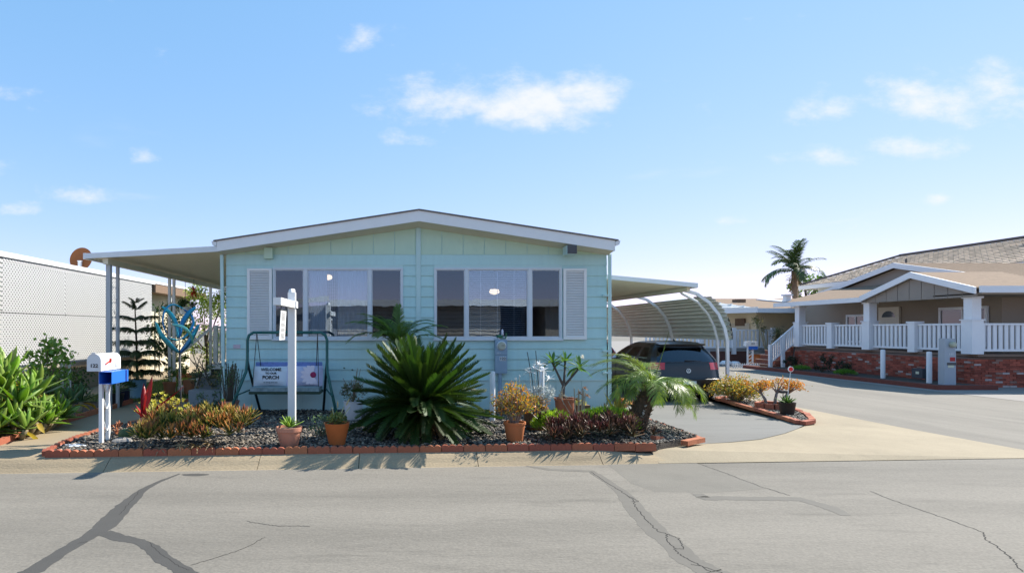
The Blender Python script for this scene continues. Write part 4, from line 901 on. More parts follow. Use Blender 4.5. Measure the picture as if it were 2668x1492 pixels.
# ---- red aloe / bromeliad, paddle and pink succulents left of the mat
t = thing('red_aloe', 'red toothed bromeliad leaves behind the aloe mat', 'bromeliad', (-3.58,8.55,.20)); M_red = mat('red_leaf', (.34,.012,.012), .4, .2, 12, trans=.28, orand=.1, tcol=(2.2,.7,.6))
for az, pt, s in ((.15,36,1.35),(1.3,70,1.2),(2.0,64,1.0),(.05,18,1.05),(2.6,40,.5),(-.8,30,.5),(4.0,40,.5)):
    inst(strap(.52,.095,7,.12,.3,.06,.3,.05,.9).mesh('leaf', M_red, True), 'leaf', t, TRS((0,0,.12), az, rad(pt), 0, s))
MB().lathe([(.05,0),(.06,.08),(.03,.15)],10).build('base', mat('salmon',(.5,.2,.12),.6,.1), t)
M_salm = mat('salmon_leaf', (.50,.20,.11), .5, .15, trans=.25, orand=.2, col2=(.60,.26,.14))
SV = [ros_mesh(strap(.09,.02,4,.9,.3,.3,.4), 16, rad(5), rad(85), .6, .06).mesh('rosette', M_salm, True)]
aloe_mat('salmon_succulent', 'salmon pink curling succulents beside the mailbox post', (-3.816,8.404,.05), [(-4.08,8.8,.10,1.1,0,0),(-4.0,8.65,.08,1.0,.2,0),(-3.86,8.72,.14,1.1,0,.2),(-4.12,8.95,.14,.9,0,0),(-3.72,8.75,.16,1.1,.1,0)], SV, 1, 1)
t = thing('prickly_pear', 'dark green cactus paddle near the grey stone', 'cactus', (-3.74,8.28,.04))
for x, z, s in ((0,.09,1.),(.09,.14,.75)): MB().lathe([(.001,-.09*s),(.06*s,-.06*s),(.085*s,0),(.06*s,.07*s),(.001,.09*s)],14,(x,0,z),1,.25).build('paddle', mat('paddle',(.025,.07,.025),.5,.1,20), t, smooth=True)
def flower_bush(name, label, loc, n, r, h, size, cm, stemc=(.13,.12,.06), cat='succulent', fine=12):
    t = thing(name, label, cat, loc); st = MB(); tm_ = strap(size,size*.42,4,.5,.3,0,.55,.1,.5); rv = [ros_mesh(tm_, fine, rad(10), rad(80), .55).mesh('flower_head', cm, True) for _ in range(2)]
    for i in range(n):
        a = i*2.4; q = math.sqrt((i+.5)/n); x, y = r*q*math.cos(a), r*q*math.sin(a); z = h*(1-.45*q*q)*R.uniform(.75,1.08)
        st.tube([(x*.2,y*.2,0),(x*.7,y*.7,z*.55),(x,y,z)],[.008,.006,.005],4)
        o = inst(rv[i % 2], 'flower_head', t); o.location = (x,y,z); o.rotation_euler = (R.uniform(-.5,.5),R.uniform(-.5,.5),R.uniform(0,6)); s = R.uniform(.8,1.25); o.scale = (s,s,s)
    st.build('stem', mat('stem_%s' % name, stemc, .8, .2), t); return t
M_ylw = mat('aeonium_yellow', (.42,.40,.07), .45, .1, trans=.3, orand=.2, col2=(.55,.50,.13)); 
flower_bush('aeonium_bush', 'yellow green aeonium rosettes on branching stems behind the red bromeliad', (-3.5,9.1,.12), 40, .40, .46, .07, M_ylw)
flower_bush('aeonium_bush', 'small pale aeonium cluster beside the striped aloe pot', (-2.975,9.032,.05), 9, .15, .17, .05, M_ylw)
# rocks
def rock(label, loc, s, col, seed, name='rock'):
    r_ = random.Random(seed); b = MB(); n = 12; P = [(.001,0),(.7,.02),(1,.3),(.85,.65),(.5,.9),(.001,1)]
    b.lathe(P, n); b.v = [(x*s[0]*(1+.25*math.sin(3*x+seed)+r_.uniform(-.1,.1)), y*s[1]*(1+r_.uniform(-.12,.12)), z*s[2]*(1+r_.uniform(-.1,.1))) for x, y, z in b.v]
    o = b.build(name, mat('stone%d' % seed, col, .9, .2, 8, .4, 30), None); o.location = loc; tag(o, label, 'rock'); return o
rock('pale grey weathered stone beside the mailbox', (-3.72,8.22,-.02), (.20,.08,.13), (.33,.30,.27), 2)
rock('dark grey stone in front of the sago palm', (.86,8.62,-.02), (.22,.16,.13), (.13,.125,.12), 5)
o = MB().lathe([(.15,0),(.17,.012),(.165,.03),(.14,.036),(.001,.036)],24,sx=1.05,sy=.55).build('oval_plaque', mat('plaque',(.62,.66,.72),.5,.15,12), None, auto=True); o.location = (-4.28,7.98,.02); tag(o, 'white oval stone plaque lying by the mailbox foot', 'plaque')
# striped aloe in pot
M_str = mat('striped_leaf', (.16,.22,.07), .45, .2, 3, trans=.25, orand=.15, col2=(.52,.42,.16), pos=(.3,1.))
t = thing('potted_aloe', 'upright yellow striped aloe in a small terracotta pot by the spinner', 'potted plant', (-2.956,8.742,.05)); pot(t, .10, .16, M_terra)
SL = [strap(.36,.045,5,-.08,.35,.2,.25,.02,.95).mesh('leaf', M_str, True)]; ros_inst(t, SL, 12, (0,0,.14), rad(48), rad(84), .95, .8)
# tall stem pot at house corner
t = thing('potted_stem_plant', 'terracotta pot of tall upright green topped stems by the house corner', 'potted plant', (-3.0,10.85,0)); pot(t, .165, .30, mat('banded_terra',(.40,.21,.16),.8,.1), taper=.78)
st = MB(); LV = []
for i in range(44):
    a = R.uniform(0,6.28); q = R.uniform(0,.12); x, y = q*math.cos(a), q*math.sin(a); h = R.uniform(.45,.72); x2, y2 = x*2.0+R.uniform(-.03,.03), y*2.0
    st.tube([(x,y,.26),((x+x2)/2,(y+y2)/2,.26+h*.5),(x2,y2,.26+h)],[.007,.006,.006],4)
    for k in range(10): LV.append((x2+R.gauss(0,.006),y2+R.gauss(0,.006),.26+h*R.uniform(.55,1.05)))
st.build('stem', mat('dark_stem',(.10,.08,.06),.8,.2), t); V,Fc,C = leafcloud(np.array(LV),.045,[(.07,.14,.06),(.10,.18,.08)],.3,2.); npmesh('foliage',V,Fc,mat('leaf_v', (.1,.2,.05), .5, .15, 8, vcol=True, trans=.32),C,t)
MB().lathe([(.001,0),(.04,.02),(.05,.06),(.001,.08)],10,(-.09,-.10,.27)).build('bud', mat('lime_bud',(.25,.40,.06),.5,.1,trans=.2), t, smooth=True)
for x, y, lab in ((-2.49,10.05,'round red stepping stone left of the sign post'),(-2.05,9.95,'round red stepping stone right behind the agave pot')):
    o = MB().lathe([(.15,0),(.155,.03),(.145,.04),(.001,.04)],26).build('stepping_stone', mat('red_stone',(.33,.12,.075),.85,.1,8), None, auto=True); o.location = (x,y,.01); tag(o, lab, 'stepping stone', 'round stepping stones in the pebbles')
# ---- sign post
sp_ = thing('sign_post', 'white real estate sign post with arm reaching to the street', 'sign post', (-1.526,8.791,.05)); SPX = -1.585
MB().box(SPX-.054,SPX+.054,9.05,9.158,-.02,2.13).build('post', M_white, sp_, w=True)
MB().lathe([(.054,0),(.052,.03),(.035,.052),(.001,.058)],4,(SPX,9.104,2.131)).build('cap', M_white, sp_, w=True)
z_ = 1.945; MB().box(SPX-.05,SPX+.056,7.95,9.05,z_-.048,z_+.052).box(SPX+.0545,SPX+.075,9.05,9.2,z_-.048,z_+.052).build('arm', M_white, sp_, w=True)
sg = thing('hanging_sign', 'white hanging information panel below the sign post arm', 'sign', (SPX,8.5,1.2))
MB().prism([(SPX+.0,8.22,1.86),(SPX+.0,8.62,1.86),(SPX-.02,8.60,1.43),(SPX-.02,8.20,1.43)], (.006,0,0)).build('panel', M_white, sg, w=True)
MB().bar((SPX+.003,8.24,1.85),(SPX+.003,8.24,1.90),.01,.006).bar((SPX+.003,8.60,1.85),(SPX+.003,8.60,1.90),.01,.006).bar((SPX+.003,8.20,1.845),(SPX+.003,8.63,1.845),.012,.015).build('hanger', M_black, sg, w=True)
pr = MB(); rr = random.Random(3); M_ink = mat('ink',(.12,.12,.13),.8,.1)
for row in range(22):
    z = 1.80-row*.0165; 
    if row in (7,8,12,16): continue
    y = 8.27
    while y < 8.52:
        l = rr.uniform(.02,.06); xx = SPX-.02*(1.86-z)/.43+.0075; pr.box(xx,xx+.001,y,min(y+l,8.56),z-.004,z+.004); y += l+.02
o = pr.build('printed_lines', M_ink, sg, w=True); o['kind'] = 'stuff'
# ---- swing bench
sw_ = thing('garden_swing', 'dark green metal two seat garden swing before the blue wall', 'swing', (-1.95,10.9,0)); M_gr = mat('green_metal', (.018,.115,.105), .4, .1)
xl, xr, yf, yb, zt_ = -2.72, -1.23, 10.35, 11.35, 1.52
ym = (yf+yb)/2
for sx_, xx in ((1, xl), (-1, xr)):
    dx_ = .22*sx_
    MB().tube([(xx-.34*sx_+.12*sx_,yf,0),(xx+.02*sx_,ym-.06,.82),(xx+.03*sx_,ym,1.05),(xx+.03*sx_,ym,1.38),(xx+.06*sx_,ym,1.47),(xx+.14*sx_,ym,zt_),(xx+.3*sx_,ym,zt_)],.027,8).build('leg', M_gr, sw_, w=True, smooth=True)
    MB().tube([(xx+.16*sx_,yb,0),(xx+.05*sx_,ym+.05,.85),(xx+.03*sx_,ym+.01,1.02)],.024,8).build('leg', mat('dark_green_metal',(.01,.03,.03),.4,.1), sw_, w=True, smooth=True)
    MB().bar((xx-.10*sx_,yf+.12,.42),(xx+.10*sx_,yb-.2,.50),.02,.02).build('brace', M_gr, sw_, w=True)
    MB().tube([(xx+.2*sx_,ym,zt_-.01),(xx+.16*sx_,ym-.16,.55)],.007,5).tube([(xx+.2*sx_,ym,zt_-.01),(xx+.26*sx_,ym+.2,.62)],.007,5).build('hanger', M_black, sw_, w=True)
MB().tube([(xl+.3,ym,zt_),(xr-.3,ym,zt_)],.027,8).build('top_bar', M_gr, sw_, w=True, smooth=True)
MB().box(xl+.12,xr-.12,ym-.27,ym+.2,.44,.485).build('seat', mat('swing_seat',(.02,.05,.03),.6,.1), sw_, w=True)
MB().box(xl+.14,xr-.14,ym-.26,ym+.15,.487,.56).build('seat_cushion', mat('grey_print',(.22,.29,.31),.9,.5,14), sw_, w=True)
MB().box(xl+.14,xr-.14,ym+.17,ym+.21,.5,.98).build('backrest', mat('blue_print',(.17,.25,.55),.9,.35,16), sw_, w=True)
def pillow(name, label, cx, cy, cz, w, h, m, tilt):
    t = thing(name, label, 'pillow', (cx,cy,cz)); b = MB(); nx, nz = 12, 8; vs = []
    for s in (-1, 1):
        for j in range(nz+1):
            for i in range(nx+1):
                u_, v_ = 2*i/nx-1, 2*j/nz-1; d = .07*(1-u_**4)*(1-v_**4); x = u_*w/2*(1-.04*v_*v_+.03*abs(v_)); z = v_*h/2*(1-.05*(1-abs(u_))); vs.append((x, s*d, z+h/2))
    k = (nx+1)*(nz+1); fs = []
    for s in (0, 1):
        for j in range(nz):
            for i in range(nx):
                a = s*k+j*(nx+1)+i; f = (a, a+1, a+nx+2, a+nx+1); fs.append(f if not s else f[::-1])
    b.add(vs, fs); o = b.build('cushion', m, t, smooth=True); t.rotation_euler = (-tilt, 0, 0); return t
p1 = pillow('welcome_pillow', 'white pillow printed with welcome to our porch on the swing', -2.28, ym+.03, .56, .62, .36, mat('pillow_white',(.66,.69,.74),.9,.05), rad(14))
for s, z, sz, bo in (('WELCOME',.285,.072,.002),('TO OUR',.215,.05,.002),('PORCH',.14,.085,.003),('sit along and stay',.055,.035,0)):
    text(s, 'lettering', M_black, p1, (.01,-.0735 if .1 < z < .25 else -.071,z), sz, bold=bo, sx=1.05)
p2 = pillow('flower_pillow', 'lilac pillow with a large pink daisy on the swing', -1.67, ym+.02, .56, .66, .37, mat('pillow_lilac',(.50,.50,.66),.9,.12,5), rad(14))
pm = mat('petal_pale',(.72,.62,.68),.8,.05)
for k in range(9):
    a = rad(95+k*24); b = MB(); c_, s_ = math.cos(a), math.sin(a); P = []
    for tt, wd in ((.05,.012),(.12,.035),(.19,.03),(.23,.004)):
        for sg_ in (1, -1): P.append((.16+c_*tt-s_*wd*sg_, .19+s_*tt+c_*wd*sg_))
    P = [q for q in P if True]; vs = [(max(-.31,min(.31,x)), -.078+.12*max(0,abs(x)-.12)**1.3+.1*max(0,abs(z-.185)-.08), min(.36,max(.02,z))) for x, z in P]
    b.add(vs, [(0,1,3,2),(2,3,5,4),(4,5,7,6)]); b.build('petal', pm, p2)
MB().lathe([(.055,0),(.045,.012),(.001,.018)],16).build('daisy_centre', mat('magenta',(.30,.02,.08),.8,.3,40), p2).matrix_basis = Matrix.Translation((.16,-.075,.19))@Matrix.Rotation(PI/2,4,'X')
# ---- potted plants along the front
M_lime = mat('lime_agave', (.17,.30,.045), .45, .1, trans=.32, orand=.12, col2=(.30,.42,.08))
t = thing('potted_agave', 'lime green agave in a pale terracotta pot before the sign post', 'potted plant', (-1.420,7.941,.05)); pot(t, .172, .25, mat('pale_terra',(.50,.22,.14),.85,.1,9), rim=.06)
ros_inst(t, [strap(.22,.05,5,b_,.3,.1,.45,.02,.6).mesh('leaf', M_lime, True) for b_ in (.5,.1)], 17, (0,0,.24), rad(12), rad(80), 1., .7)
t = thing('potted_succulents', 'tilted orange terracotta pot of mixed succulents beside the agave pot', 'potted plant', (-0.802,8.037,.05)); pot(t, .175, .29, M_terra_o, flat=True, taper=.60)
K,P = clumps(14,60,.12,.10,.07,.33,.04); V,Fc,C = leafcloud(P,.035,[(.16,.19,.05),(.10,.16,.06),(.26,.22,.06)],.5,.6); npmesh('foliage',V,Fc,MATS['leaf_v'],C,t)
st = MB(); 
for a, x in ((.4,.03),(-.3,-.02),(.9,.05)): st.tube([(x,0,.3),(x+.1*math.sin(a),-.02,.44),(x+.16*math.sin(a),-.03,.5)],[.008,.007,.006],5)
st.build('flower_stalk', mat('pale_stalk',(.38,.40,.24),.7,.1), t)
for x, z, a in ((.13,.52,1.0),(.02,.49,1.5)): inst(strap(.10,.045,4,.3,.4,.1,.6,.1).mesh('bract', mat('cream_bract',(.5,.47,.30),.6,.1,trans=.2), True),'bract',t,TRS((x,-.03,z),.3,a))
shrub('grey_succulent', 'blue grey trailing succulent on the pebbles behind the orange pot', (-1.082,8.549,.05), .18,.13,.16,14,22,.05,[(.12,.19,.15),(.10,.16,.14)],.05,5,cat='succulent',aspect=.35)
t = thing('potted_succulent', 'white plastic pot with dried flower stems left of the sago palm', 'potted plant', (-0.744,10.288,.05)); pot(t, .18, .31, mat('white_pot',(.62,.64,.68),.5,.03), rim=.02, taper=.72)
K,P = clumps(20,34,.2,.16,.16,.46,.06); V,Fc,C = leafcloud(P,.05,[(.10,.13,.06),(.17,.13,.08),(.08,.10,.05)],.3,.3); npmesh('foliage',V,Fc,MATS['leaf_v'],C,t)
st = MB()
for i in range(9):
    a = R.uniform(0,6.28); st.tube([(0,0,.3),(.08*math.cos(a),.08*math.sin(a),.5),(.2*math.cos(a),.15*math.sin(a),R.uniform(.62,.86))],[.006,.005,.004],4)
st.build('stem', mat('dry_stem',(.2,.15,.1),.9,.2), t)
WF = ros_mesh(strap(.07,.012,4,-.6,.3,0,.4), 9, rad(0), rad(60), .8).mesh('flower_head', mat('white_petal',(.72,.74,.76),.6,.05,trans=.2,tcol=(1,1,1)), True)
for x, y, z in ((-.16,-.1,.50),(-.22,-.06,.42),(-.06,-.12,.56)): inst(WF,'flower_head',t,TRS((x,y,z)))
SF = ros_mesh(strap(.03,.012,3,.3,.3,0,.4), 24, rad(-30), rad(85), .8).mesh('seed_head', mat('seed_green',(.10,.13,.07),.8,.1), True)
for x, z in ((-.16,.86),(-.02,.83)): inst(SF,'seed_head',t,TRS((x,0,z)))
# ---- sago palm
sg_ = thing('sago_palm', 'large dark green sago palm in the middle of the bed', 'palm', (.36,8.72,.05))
M_sago = mat('sago_leaf', (.024,.055,.010), .5, .15, 4, spec=.3, trans=.18, orand=.28, col2=(.038,.075,.012), pos=(.3,1.))
SGF = [frond(1.10,50,.18,.0150,a_,.5,.55,.10,0,.014,.32,.05).mesh('frond', M_sago) for a_ in (.10,.5,.95)]
for i in range(175):
    q = i/174; pt = rad(-16+88*q**1.15)+R.uniform(-.08,.08); s = R.uniform(.84,1.07)*(1-.10*q)
    az = i*2.39996+R.uniform(-.12,.12)
    if math.sin(az) < -.2 and q < .4: s *= .86
    inst(SGF[(0 if q > .6 else R.randrange(3))], 'frond', sg_, TRS((0,0,.36+.10*q), az, pt, R.uniform(-.35,.35), (s,s,s)))
SGD = frond(.95,40,.14,.016,1.3,.3,.6,.12,.4,.012,.4,.12).mesh('dead_frond', mat('dead_frond',(.20,.13,.065),.8,.2,6,trans=.15,orand=.2))
for i in range(12): inst(SGD,'dead_frond',sg_,TRS((0,0,.26),i*.53+R.uniform(-.1,.1),rad(R.uniform(-22,-4)),R.uniform(-.4,.4),R.uniform(.6,.9)))
b = MB(); b.lathe([(.18,-.02),(.22,.12),(.23,.3),(.16,.46),(.05,.52)],16); b.build('trunk', mat('sago_trunk',(.14,.085,.045),.95,.4,14,.8,30), sg_, smooth=True)
b = MB()
for i in range(70):
    a = R.uniform(0,6.28); inst_ = TRS((.2*math.cos(a),.2*math.sin(a),R.uniform(.02,.3)),a,rad(R.uniform(-50,30)),0,R.uniform(.5,1.1)); b.bake(strap(.16,.016,3,-.7,.2),inst_)
b.build('dry_fibre', mat('straw',(.30,.19,.085),.9,.2), sg_)
# ---- small palm at the wall
M_dpalm = mat('wall_palm_leaf', (.09,.17,.035), .45, .15, 4, trans=.35, orand=.3, col2=(.13,.22,.05))
wp = thing('small_palm', 'small feathery palm against the wall behind the sago palm', 'palm', (.02,10.75,0))
WPF = [frond(.92,36,.22,.017,a_,.2,.5,.15,.45,.009,.5,.12,rise=.25).mesh('frond', M_dpalm) for a_ in (1.2,1.7,.5)]
for i, (az, pt, s, k) in enumerate(((3.3,32,1.1,1),(3.6,52,1.1,0),(2.7,45,1.0,0),(2.2,62,1.0,1),(-.1,38,1.05,0),(.2,56,.95,1),(1.6,80,.85,2),(3.1,60,1.0,1),(-.3,62,.95,1),(3.4,40,1.15,0),(.1,28,1.1,1),(-.6,45,.9,1),(4.2,40,.95,1),(5.0,50,.9,0),(.9,65,.8,1),(3.0,70,.8,0))): inst(WPF[k],'frond',wp,TRS((0,0,1.24),az,rad(pt),0,s))
MB().tube([(0,0,-.02),(.02,0,.5),(0,0,1.26)],[.06,.05,.055],9).build('trunk', mat('palm_trunk',(.15,.10,.065),.95,.3,20,.8,40), wp, smooth=True)
# ---- bollards
for px, Y, zt2, lab in ((1283,10.1,.87,'short white steel bollard beside the sago palm'),(1411,10.2,.94,'taller white steel bollard behind the wooden barrel')):
    x = (px-CX)*Y/F; o = MB().lathe([(.046,-.02),(.046,zt2-.02),(.04,zt2),(.02,zt2+.008),(.001,zt2+.01)],16).build('bollard', M_white, None, auto=True); o.location = (x,Y,0); tag(o, lab, 'bollard', 'white bollards in the garden bed')
# ---- jade and barrel
def jade(t, n, r, h, z0, cols, leaf=.035, stemc=(.20,.17,.15), per=26, sr=.010, cr=.035, base=.4):
    st = MB(); T = []
    for i in range(n):
        a = i*2.4; q = math.sqrt((i+.5)/n); x, y = r*q*math.cos(a), r*q*math.sin(a); z = z0+h*(1-.5*q*q)*R.uniform(.8,1.1)
        st.tube([(x*.12,y*.12,z0-.05),(x*base,y*base,z0+(z-z0)*.45),(x,y,z)],[sr,sr*.7,sr*.4],5); T.append((x,y,z))
        for k in range(2):
            x2, y2, z2 = x*R.uniform(.5,1.15)+R.uniform(-.05,.05), y*R.uniform(.5,1.1), z0+(z-z0)*R.uniform(.4,.95); st.tube([(x*base*.9,y*base*.9,z0+(z-z0)*.4),(x2,y2,z2)],[sr*.6,sr*.35],4); T.append((x2,y2,z2))
    st.build('stem', mat('jade_stem%d' % int(stemc[0]*100), stemc, .8, .2), t)
    T = np.array(T); P = np.repeat(T,per,0)+NP.normal(size=(len(T)*per,3))*cr; V,Fc,C = leafcloud(P,leaf,cols,.45,.8); npmesh('foliage',V,Fc,mat('jade_v',(.1,.2,.05),.45,.1,8,vcol=True,trans=.28),C,t)
OC = [(.46,.20,.03),(.42,.24,.04),(.34,.26,.05),(.20,.22,.05),(.50,.17,.03)]
t = thing('potted_jade', 'orange leaved jade bush in an orange terracotta pot', 'potted plant', (1.613,8.308,.05)); pot(t, .152, .26, mat('bright_terra',(.52,.17,.06),.8,.08), taper=.72); jade(t, 46, .31, .47, .28, OC, .038, (.26,.21,.18), 14, .014, .035)
t = thing('barrel_planter', 'wooden half barrel planter with orange jade and white flowers', 'planter', (2.125,9.225,.05)); M_wood = mat('barrel_wood',(.17,.085,.04),.7,.2,10,streak=(6,6,.7)); n = 16
for k in range(n):
    a0, a1 = 2*PI*k/n+.012, 2*PI*(k+1)/n-.012; b = MB(); vs = []
    for z, r in ((0,.15),(.12,.185),(.24,.195),(.34,.185)):
        for a in (a0,a1): vs += [(r*math.cos(a),r*math.sin(a),z),((r-.02)*math.cos(a),(r-.02)*math.sin(a),z)]
    fs = []
    for i in range(3):
        q = i*4; fs += [(q,q+2,q+6,q+4),(q+1,q+5,q+7,q+3),(q,q+4,q+5,q+1),(q+2,q+3,q+7,q+6)]
    b.add(vs, fs+[(12,14,15,13)]); b.build('stave', M_wood, t)
for z, r in ((.05,.168),(.27,.1965)): MB().lathe([(r,z),(r+.004,z),(r+.004,z+.035),(r,z+.035)],24).build('hoop', M_dgrey, t)
MB().lathe([(.001,.30),(.17,.3)],14).build('soil', M_soil, t)
jade(t, 16, .20, .17, .34, OC, .03, (.26,.21,.18), 12, .008, .03)
K,P = clumps(26,26,.2,.14,.1,.56,.05); V,Fc,C = leafcloud(P+np.array([.1,0,0]),.055,[(.55,.60,.60),(.45,.52,.52),(.65,.68,.66)],.16,.8); npmesh('silver_foliage',V,Fc,mat('silver_v',(.5,.5,.5),.7,.05,vcol=True,trans=.2,tcol=(1,1,1)),C,t)
st = MB().tube([(0,.02,.3),(-.06,.05,.8),(-.13,.05,1.18)],.006,5).tube([(.06,.02,.3),(.03,.05,.8),(.0,.05,1.2)],.006,5); st.build('garden_stake', M_black, t)
ST = []
for i in range(5):
    x, z = [(-.02,.92),(.10,.88),(.20,.76),(-.10,.86),(.05,.98)][i]; st = MB().tube([(x*.4,0,.34),(x*.8,.02,.6),(x,.02,z)],.005,4).build('flower_stalk', mat('grey_stalk',(.4,.42,.38),.8,.1), t)
    o = inst(WF,'flower_head',t,TRS((x,.02,z),i,0,0,2.0))
SP = flower_bush('white_spike_flower', 'thin white flower spikes between bollard and jade pot', (1.855,9.274,.05), 5, .06, .85, .03, mat('white_petal',(.72,.74,.76),.6,.05,trans=.2,tcol=(1,1,1)), (.4,.4,.36), 'flower', 8)
# ---- plumeria
t = thing('potted_plumeria', 'plumeria with white blossom in a rusty terracotta pot near the corner', 'potted plant', (2.98,10.75,0)); pot(t, .185, .36, mat('rust_terra',(.40,.14,.07),.85,.15,8), rim=.05, taper=.82)
st = MB(); fork = Vector((-.02,0,.62)); st.tube([(-.04,0,.3),(-.03,0,.5),fork],[.035,.033,.03],8); ends = [Vector((-.22,0,.98)),Vector((.02,.05,1.0)),Vector((.26,-.02,.90))]
for e_ in ends: st.tube([fork-Vector((0,0,.06)),fork.lerp(e_,.5)+Vector((0,0,-.03)),e_],[.026,.02,.018],7)
st.build('trunk', mat('plumeria_bark',(.12,.10,.09),.8,.15,12), t, smooth=True)
M_plu = mat('plumeria_leaf', (.075,.16,.03), .4, .1, trans=.3, orand=.2, col2=(.09,.19,.035)); PL = [strap(.32,.075,6,b_,.2,0,.55,.03,.25).mesh('leaf', M_plu, True) for b_ in (-.5,-1.1,.2)]
for k, e_ in enumerate(ends): ros_inst(t, PL, 15, e_, rad(-28 if k == 2 else -10), rad(70), 1., .7)
PF = ros_mesh(strap(.05,.026,4,-.3,.2,0,.55,.1,.3), 16, rad(10), rad(80), .8, .03).mesh('blossom', mat('white_blossom',(.8,.78,.72),.6,.03,trans=.25,tcol=(1,1,.9)), True); inst(PF,'blossom',t,TRS((.30,-.05,1.06),0,0,0,1.1))
st = MB()
for i in range(8): st.tube([(-.1+R.uniform(-.05,.05),-.1,.34),(-.13+R.uniform(-.05,.08),-.16,.44),(-.05+R.uniform(-.1,.12),-.2,R.uniform(.1,.6))],.006,4)
st.build('dry_stalk', mat('dry_pale',(.45,.40,.30),.8,.1), t)
# planter trough and small succulents by the skirting
t = thing('planter_trough', 'low dark planter trough with small succulents by the skirting', 'planter', (3.28,11.05,0)); MB().box(-.22,.22,-.1,.1,0,.2).build('trough', mat('brown_trough',(.12,.08,.05),.8,.15), t)
K,P = clumps(14,26,.2,.08,.06,.24,.04); V,Fc,C = leafcloud(P,.035,[(.34,.34,.10),(.2,.26,.1),(.42,.38,.16)],.5,.6); npmesh('foliage',V,Fc,MATS['leaf_v'],C,t)
t = thing('dried_succulent', 'brown dried succulent with tall woody stalks before the trough', 'succulent', (2.917,9.660,.05)); st = MB()
for i in range(9):
    x = R.uniform(-.1,.12); st.tube([(x*.4,0,0),(x*.8,.02,.25),(x,0,R.uniform(.42,.6))],[.012,.01,.008],5)
st.build('stalk', mat('dry_pale',(.45,.40,.30),.8,.1), t)
DR = ros_mesh(strap(.08,.02,4,-.7,.3,0,.4), 14, rad(-20), rad(70), .7).mesh('dry_head', mat('dry_brown',(.26,.13,.06),.8,.15,trans=.15), True)
for x, z in ((.08,.58),(.0,.5),(.12,.46),(-.06,.4)): inst(DR,'dry_head',t,TRS((x,0,z)))
M_ya = mat('variegated_leaf', (.50,.45,.06), .45, .15, 3, trans=.3, orand=.15, col2=(.58,.52,.10))
t = thing('variegated_agave', 'bright yellow variegated agave spears before the house corner', 'agave', (3.28,8.98,.22))
YL = [strap(.46,.085,6,b_,.35,.08,.35,.02,.8).mesh('leaf', M_ya, True) for b_ in (.05,.25)]
for az, pt, s in ((1.5,84,1.15),(3.0,62,1.0),(.2,66,.95),(2.3,70,.7),(5.0,60,.6),(.9,74,.8),(4.0,55,.6),(5.8,58,.7)): inst(YL[0 if s > .75 else 1],'leaf',t,TRS((0,0,.02),az,rad(pt),0,s))
AV2 = [ros_mesh(tm, 18, rad(8), rad(84), .8, .04).mesh('rosette', mm, True) for mm in (mat('red_aloe_dark',(.05,.045,.02),.5,.2,6,trans=.15,orand=.3,col2=(.13,.05,.03),pos=(.2,1.)), mat('red_aloe_bright',(.08,.06,.025),.5,.2,6,trans=.2,orand=.3,col2=(.22,.035,.035),pos=(.2,1.)), mat('red_aloe_dark',(.055,.035,.02)))]
sp = []
for i in range(95):
    x = R.uniform(2.0,3.40); y = R.uniform(7.92,8.7)+.066*(x-2.7); h = .08+.2*math.sin(min(1,(y-7.8)/.6)*PI/2)*R.uniform(.6,1.1); sp.append((x,y,h,R.uniform(.75,1.15),R.uniform(-.1,.35),R.uniform(-.3,.3)))
aloe_mat('dark_red_aloes', 'mass of dark reddish brown aloes at the right end of the bed', (2.608,8.211,.05), sp, AV2, 1, 1)
aloe_mat('grey_spiky_aloes', 'grey green spiky aloes at the foot of the leaning palm', (3.381,8.597,.05), [(3.45,9.2,.14,1.2,0,0),(3.3,8.9,.12,1.1,0,0),(3.52,8.75,.1,1.1,.2,0),(3.62,9.0,.12,1.1,0,.2),(3.4,9.5,.18,1.25,0,0),(3.2,9.3,.2,1.2,0,0),(3.35,9.75,.2,1.1,0,0)], [ros_mesh(tm, 20, rad(8), rad(84), .8, .04).mesh('rosette', mat('greyish_aloe',(.12,.10,.06),.6,.2,6,trans=.2,orand=.2,col2=(.2,.15,.1)), True)], 1, 1)
def needle_bush(name, label, loc, rx, ry, h, n, cols, ln=.09):
    t = thing(name, label, 'fern', loc); a = NP.uniform(0,6.28,n); q = np.sqrt(NP.random(n)); B = np.stack([rx*q*np.cos(a),ry*q*np.sin(a),h*np.sqrt(np.maximum(0,1-q*q))*NP.uniform(.5,1.,n)+.02],1)
    d = np.stack([np.cos(a)*q,np.sin(a)*q,np.full(n,.8)],1)+NP.normal(size=(n,3))*.35; d /= np.linalg.norm(d,axis=1)[:,None]; s = np.cross(d,NP.normal(size=(n,3))); s /= np.linalg.norm(s,axis=1)[:,None]; l = ln*NP.uniform(.6,1.2,n)[:,None]
    V = np.stack([B,B+d*l*.5+s*.005,B+d*l,B+d*l*.5-s*.005],1).reshape(-1,3); C = np.repeat(np.asarray(cols)[NP.integers(0,len(cols),n)]*NP.uniform(.75,1.2,n)[:,None],4,0)
    npmesh('needles',V,np.arange(4*n).reshape(n,4),mat('needle_v',(.1,.2,.05),.6,.1,vcol=True,trans=.35),C,t)
    st = MB()
    for i in range(12): k = B[i]; st.tube([(0,0,0),tuple(k*.5),tuple(k)],[.006,.005,.003],4)
    st.build('stem', mat('twig',(.16,.11,.07)), t)
LG = [(.22,.36,.03),(.28,.42,.04),(.15,.28,.03)]
needle_bush('asparagus_fern', 'lime green feathery fern mound left of the dark red aloes', (2.24,8.62,.12), .28,.22,.24, 2800, LG)
needle_bush('asparagus_fern', 'wide lime green feathery fern mound beside the leaning palm', (3.02,8.78,.12), .46,.26,.27, 4600, LG)
needle_bush('asparagus_fern', 'small green feathery fern behind the yellow variegated agave', (3.62,10.0,.0), .25,.2,.26, 1500, [(.10,.2,.04),(.14,.26,.05)])
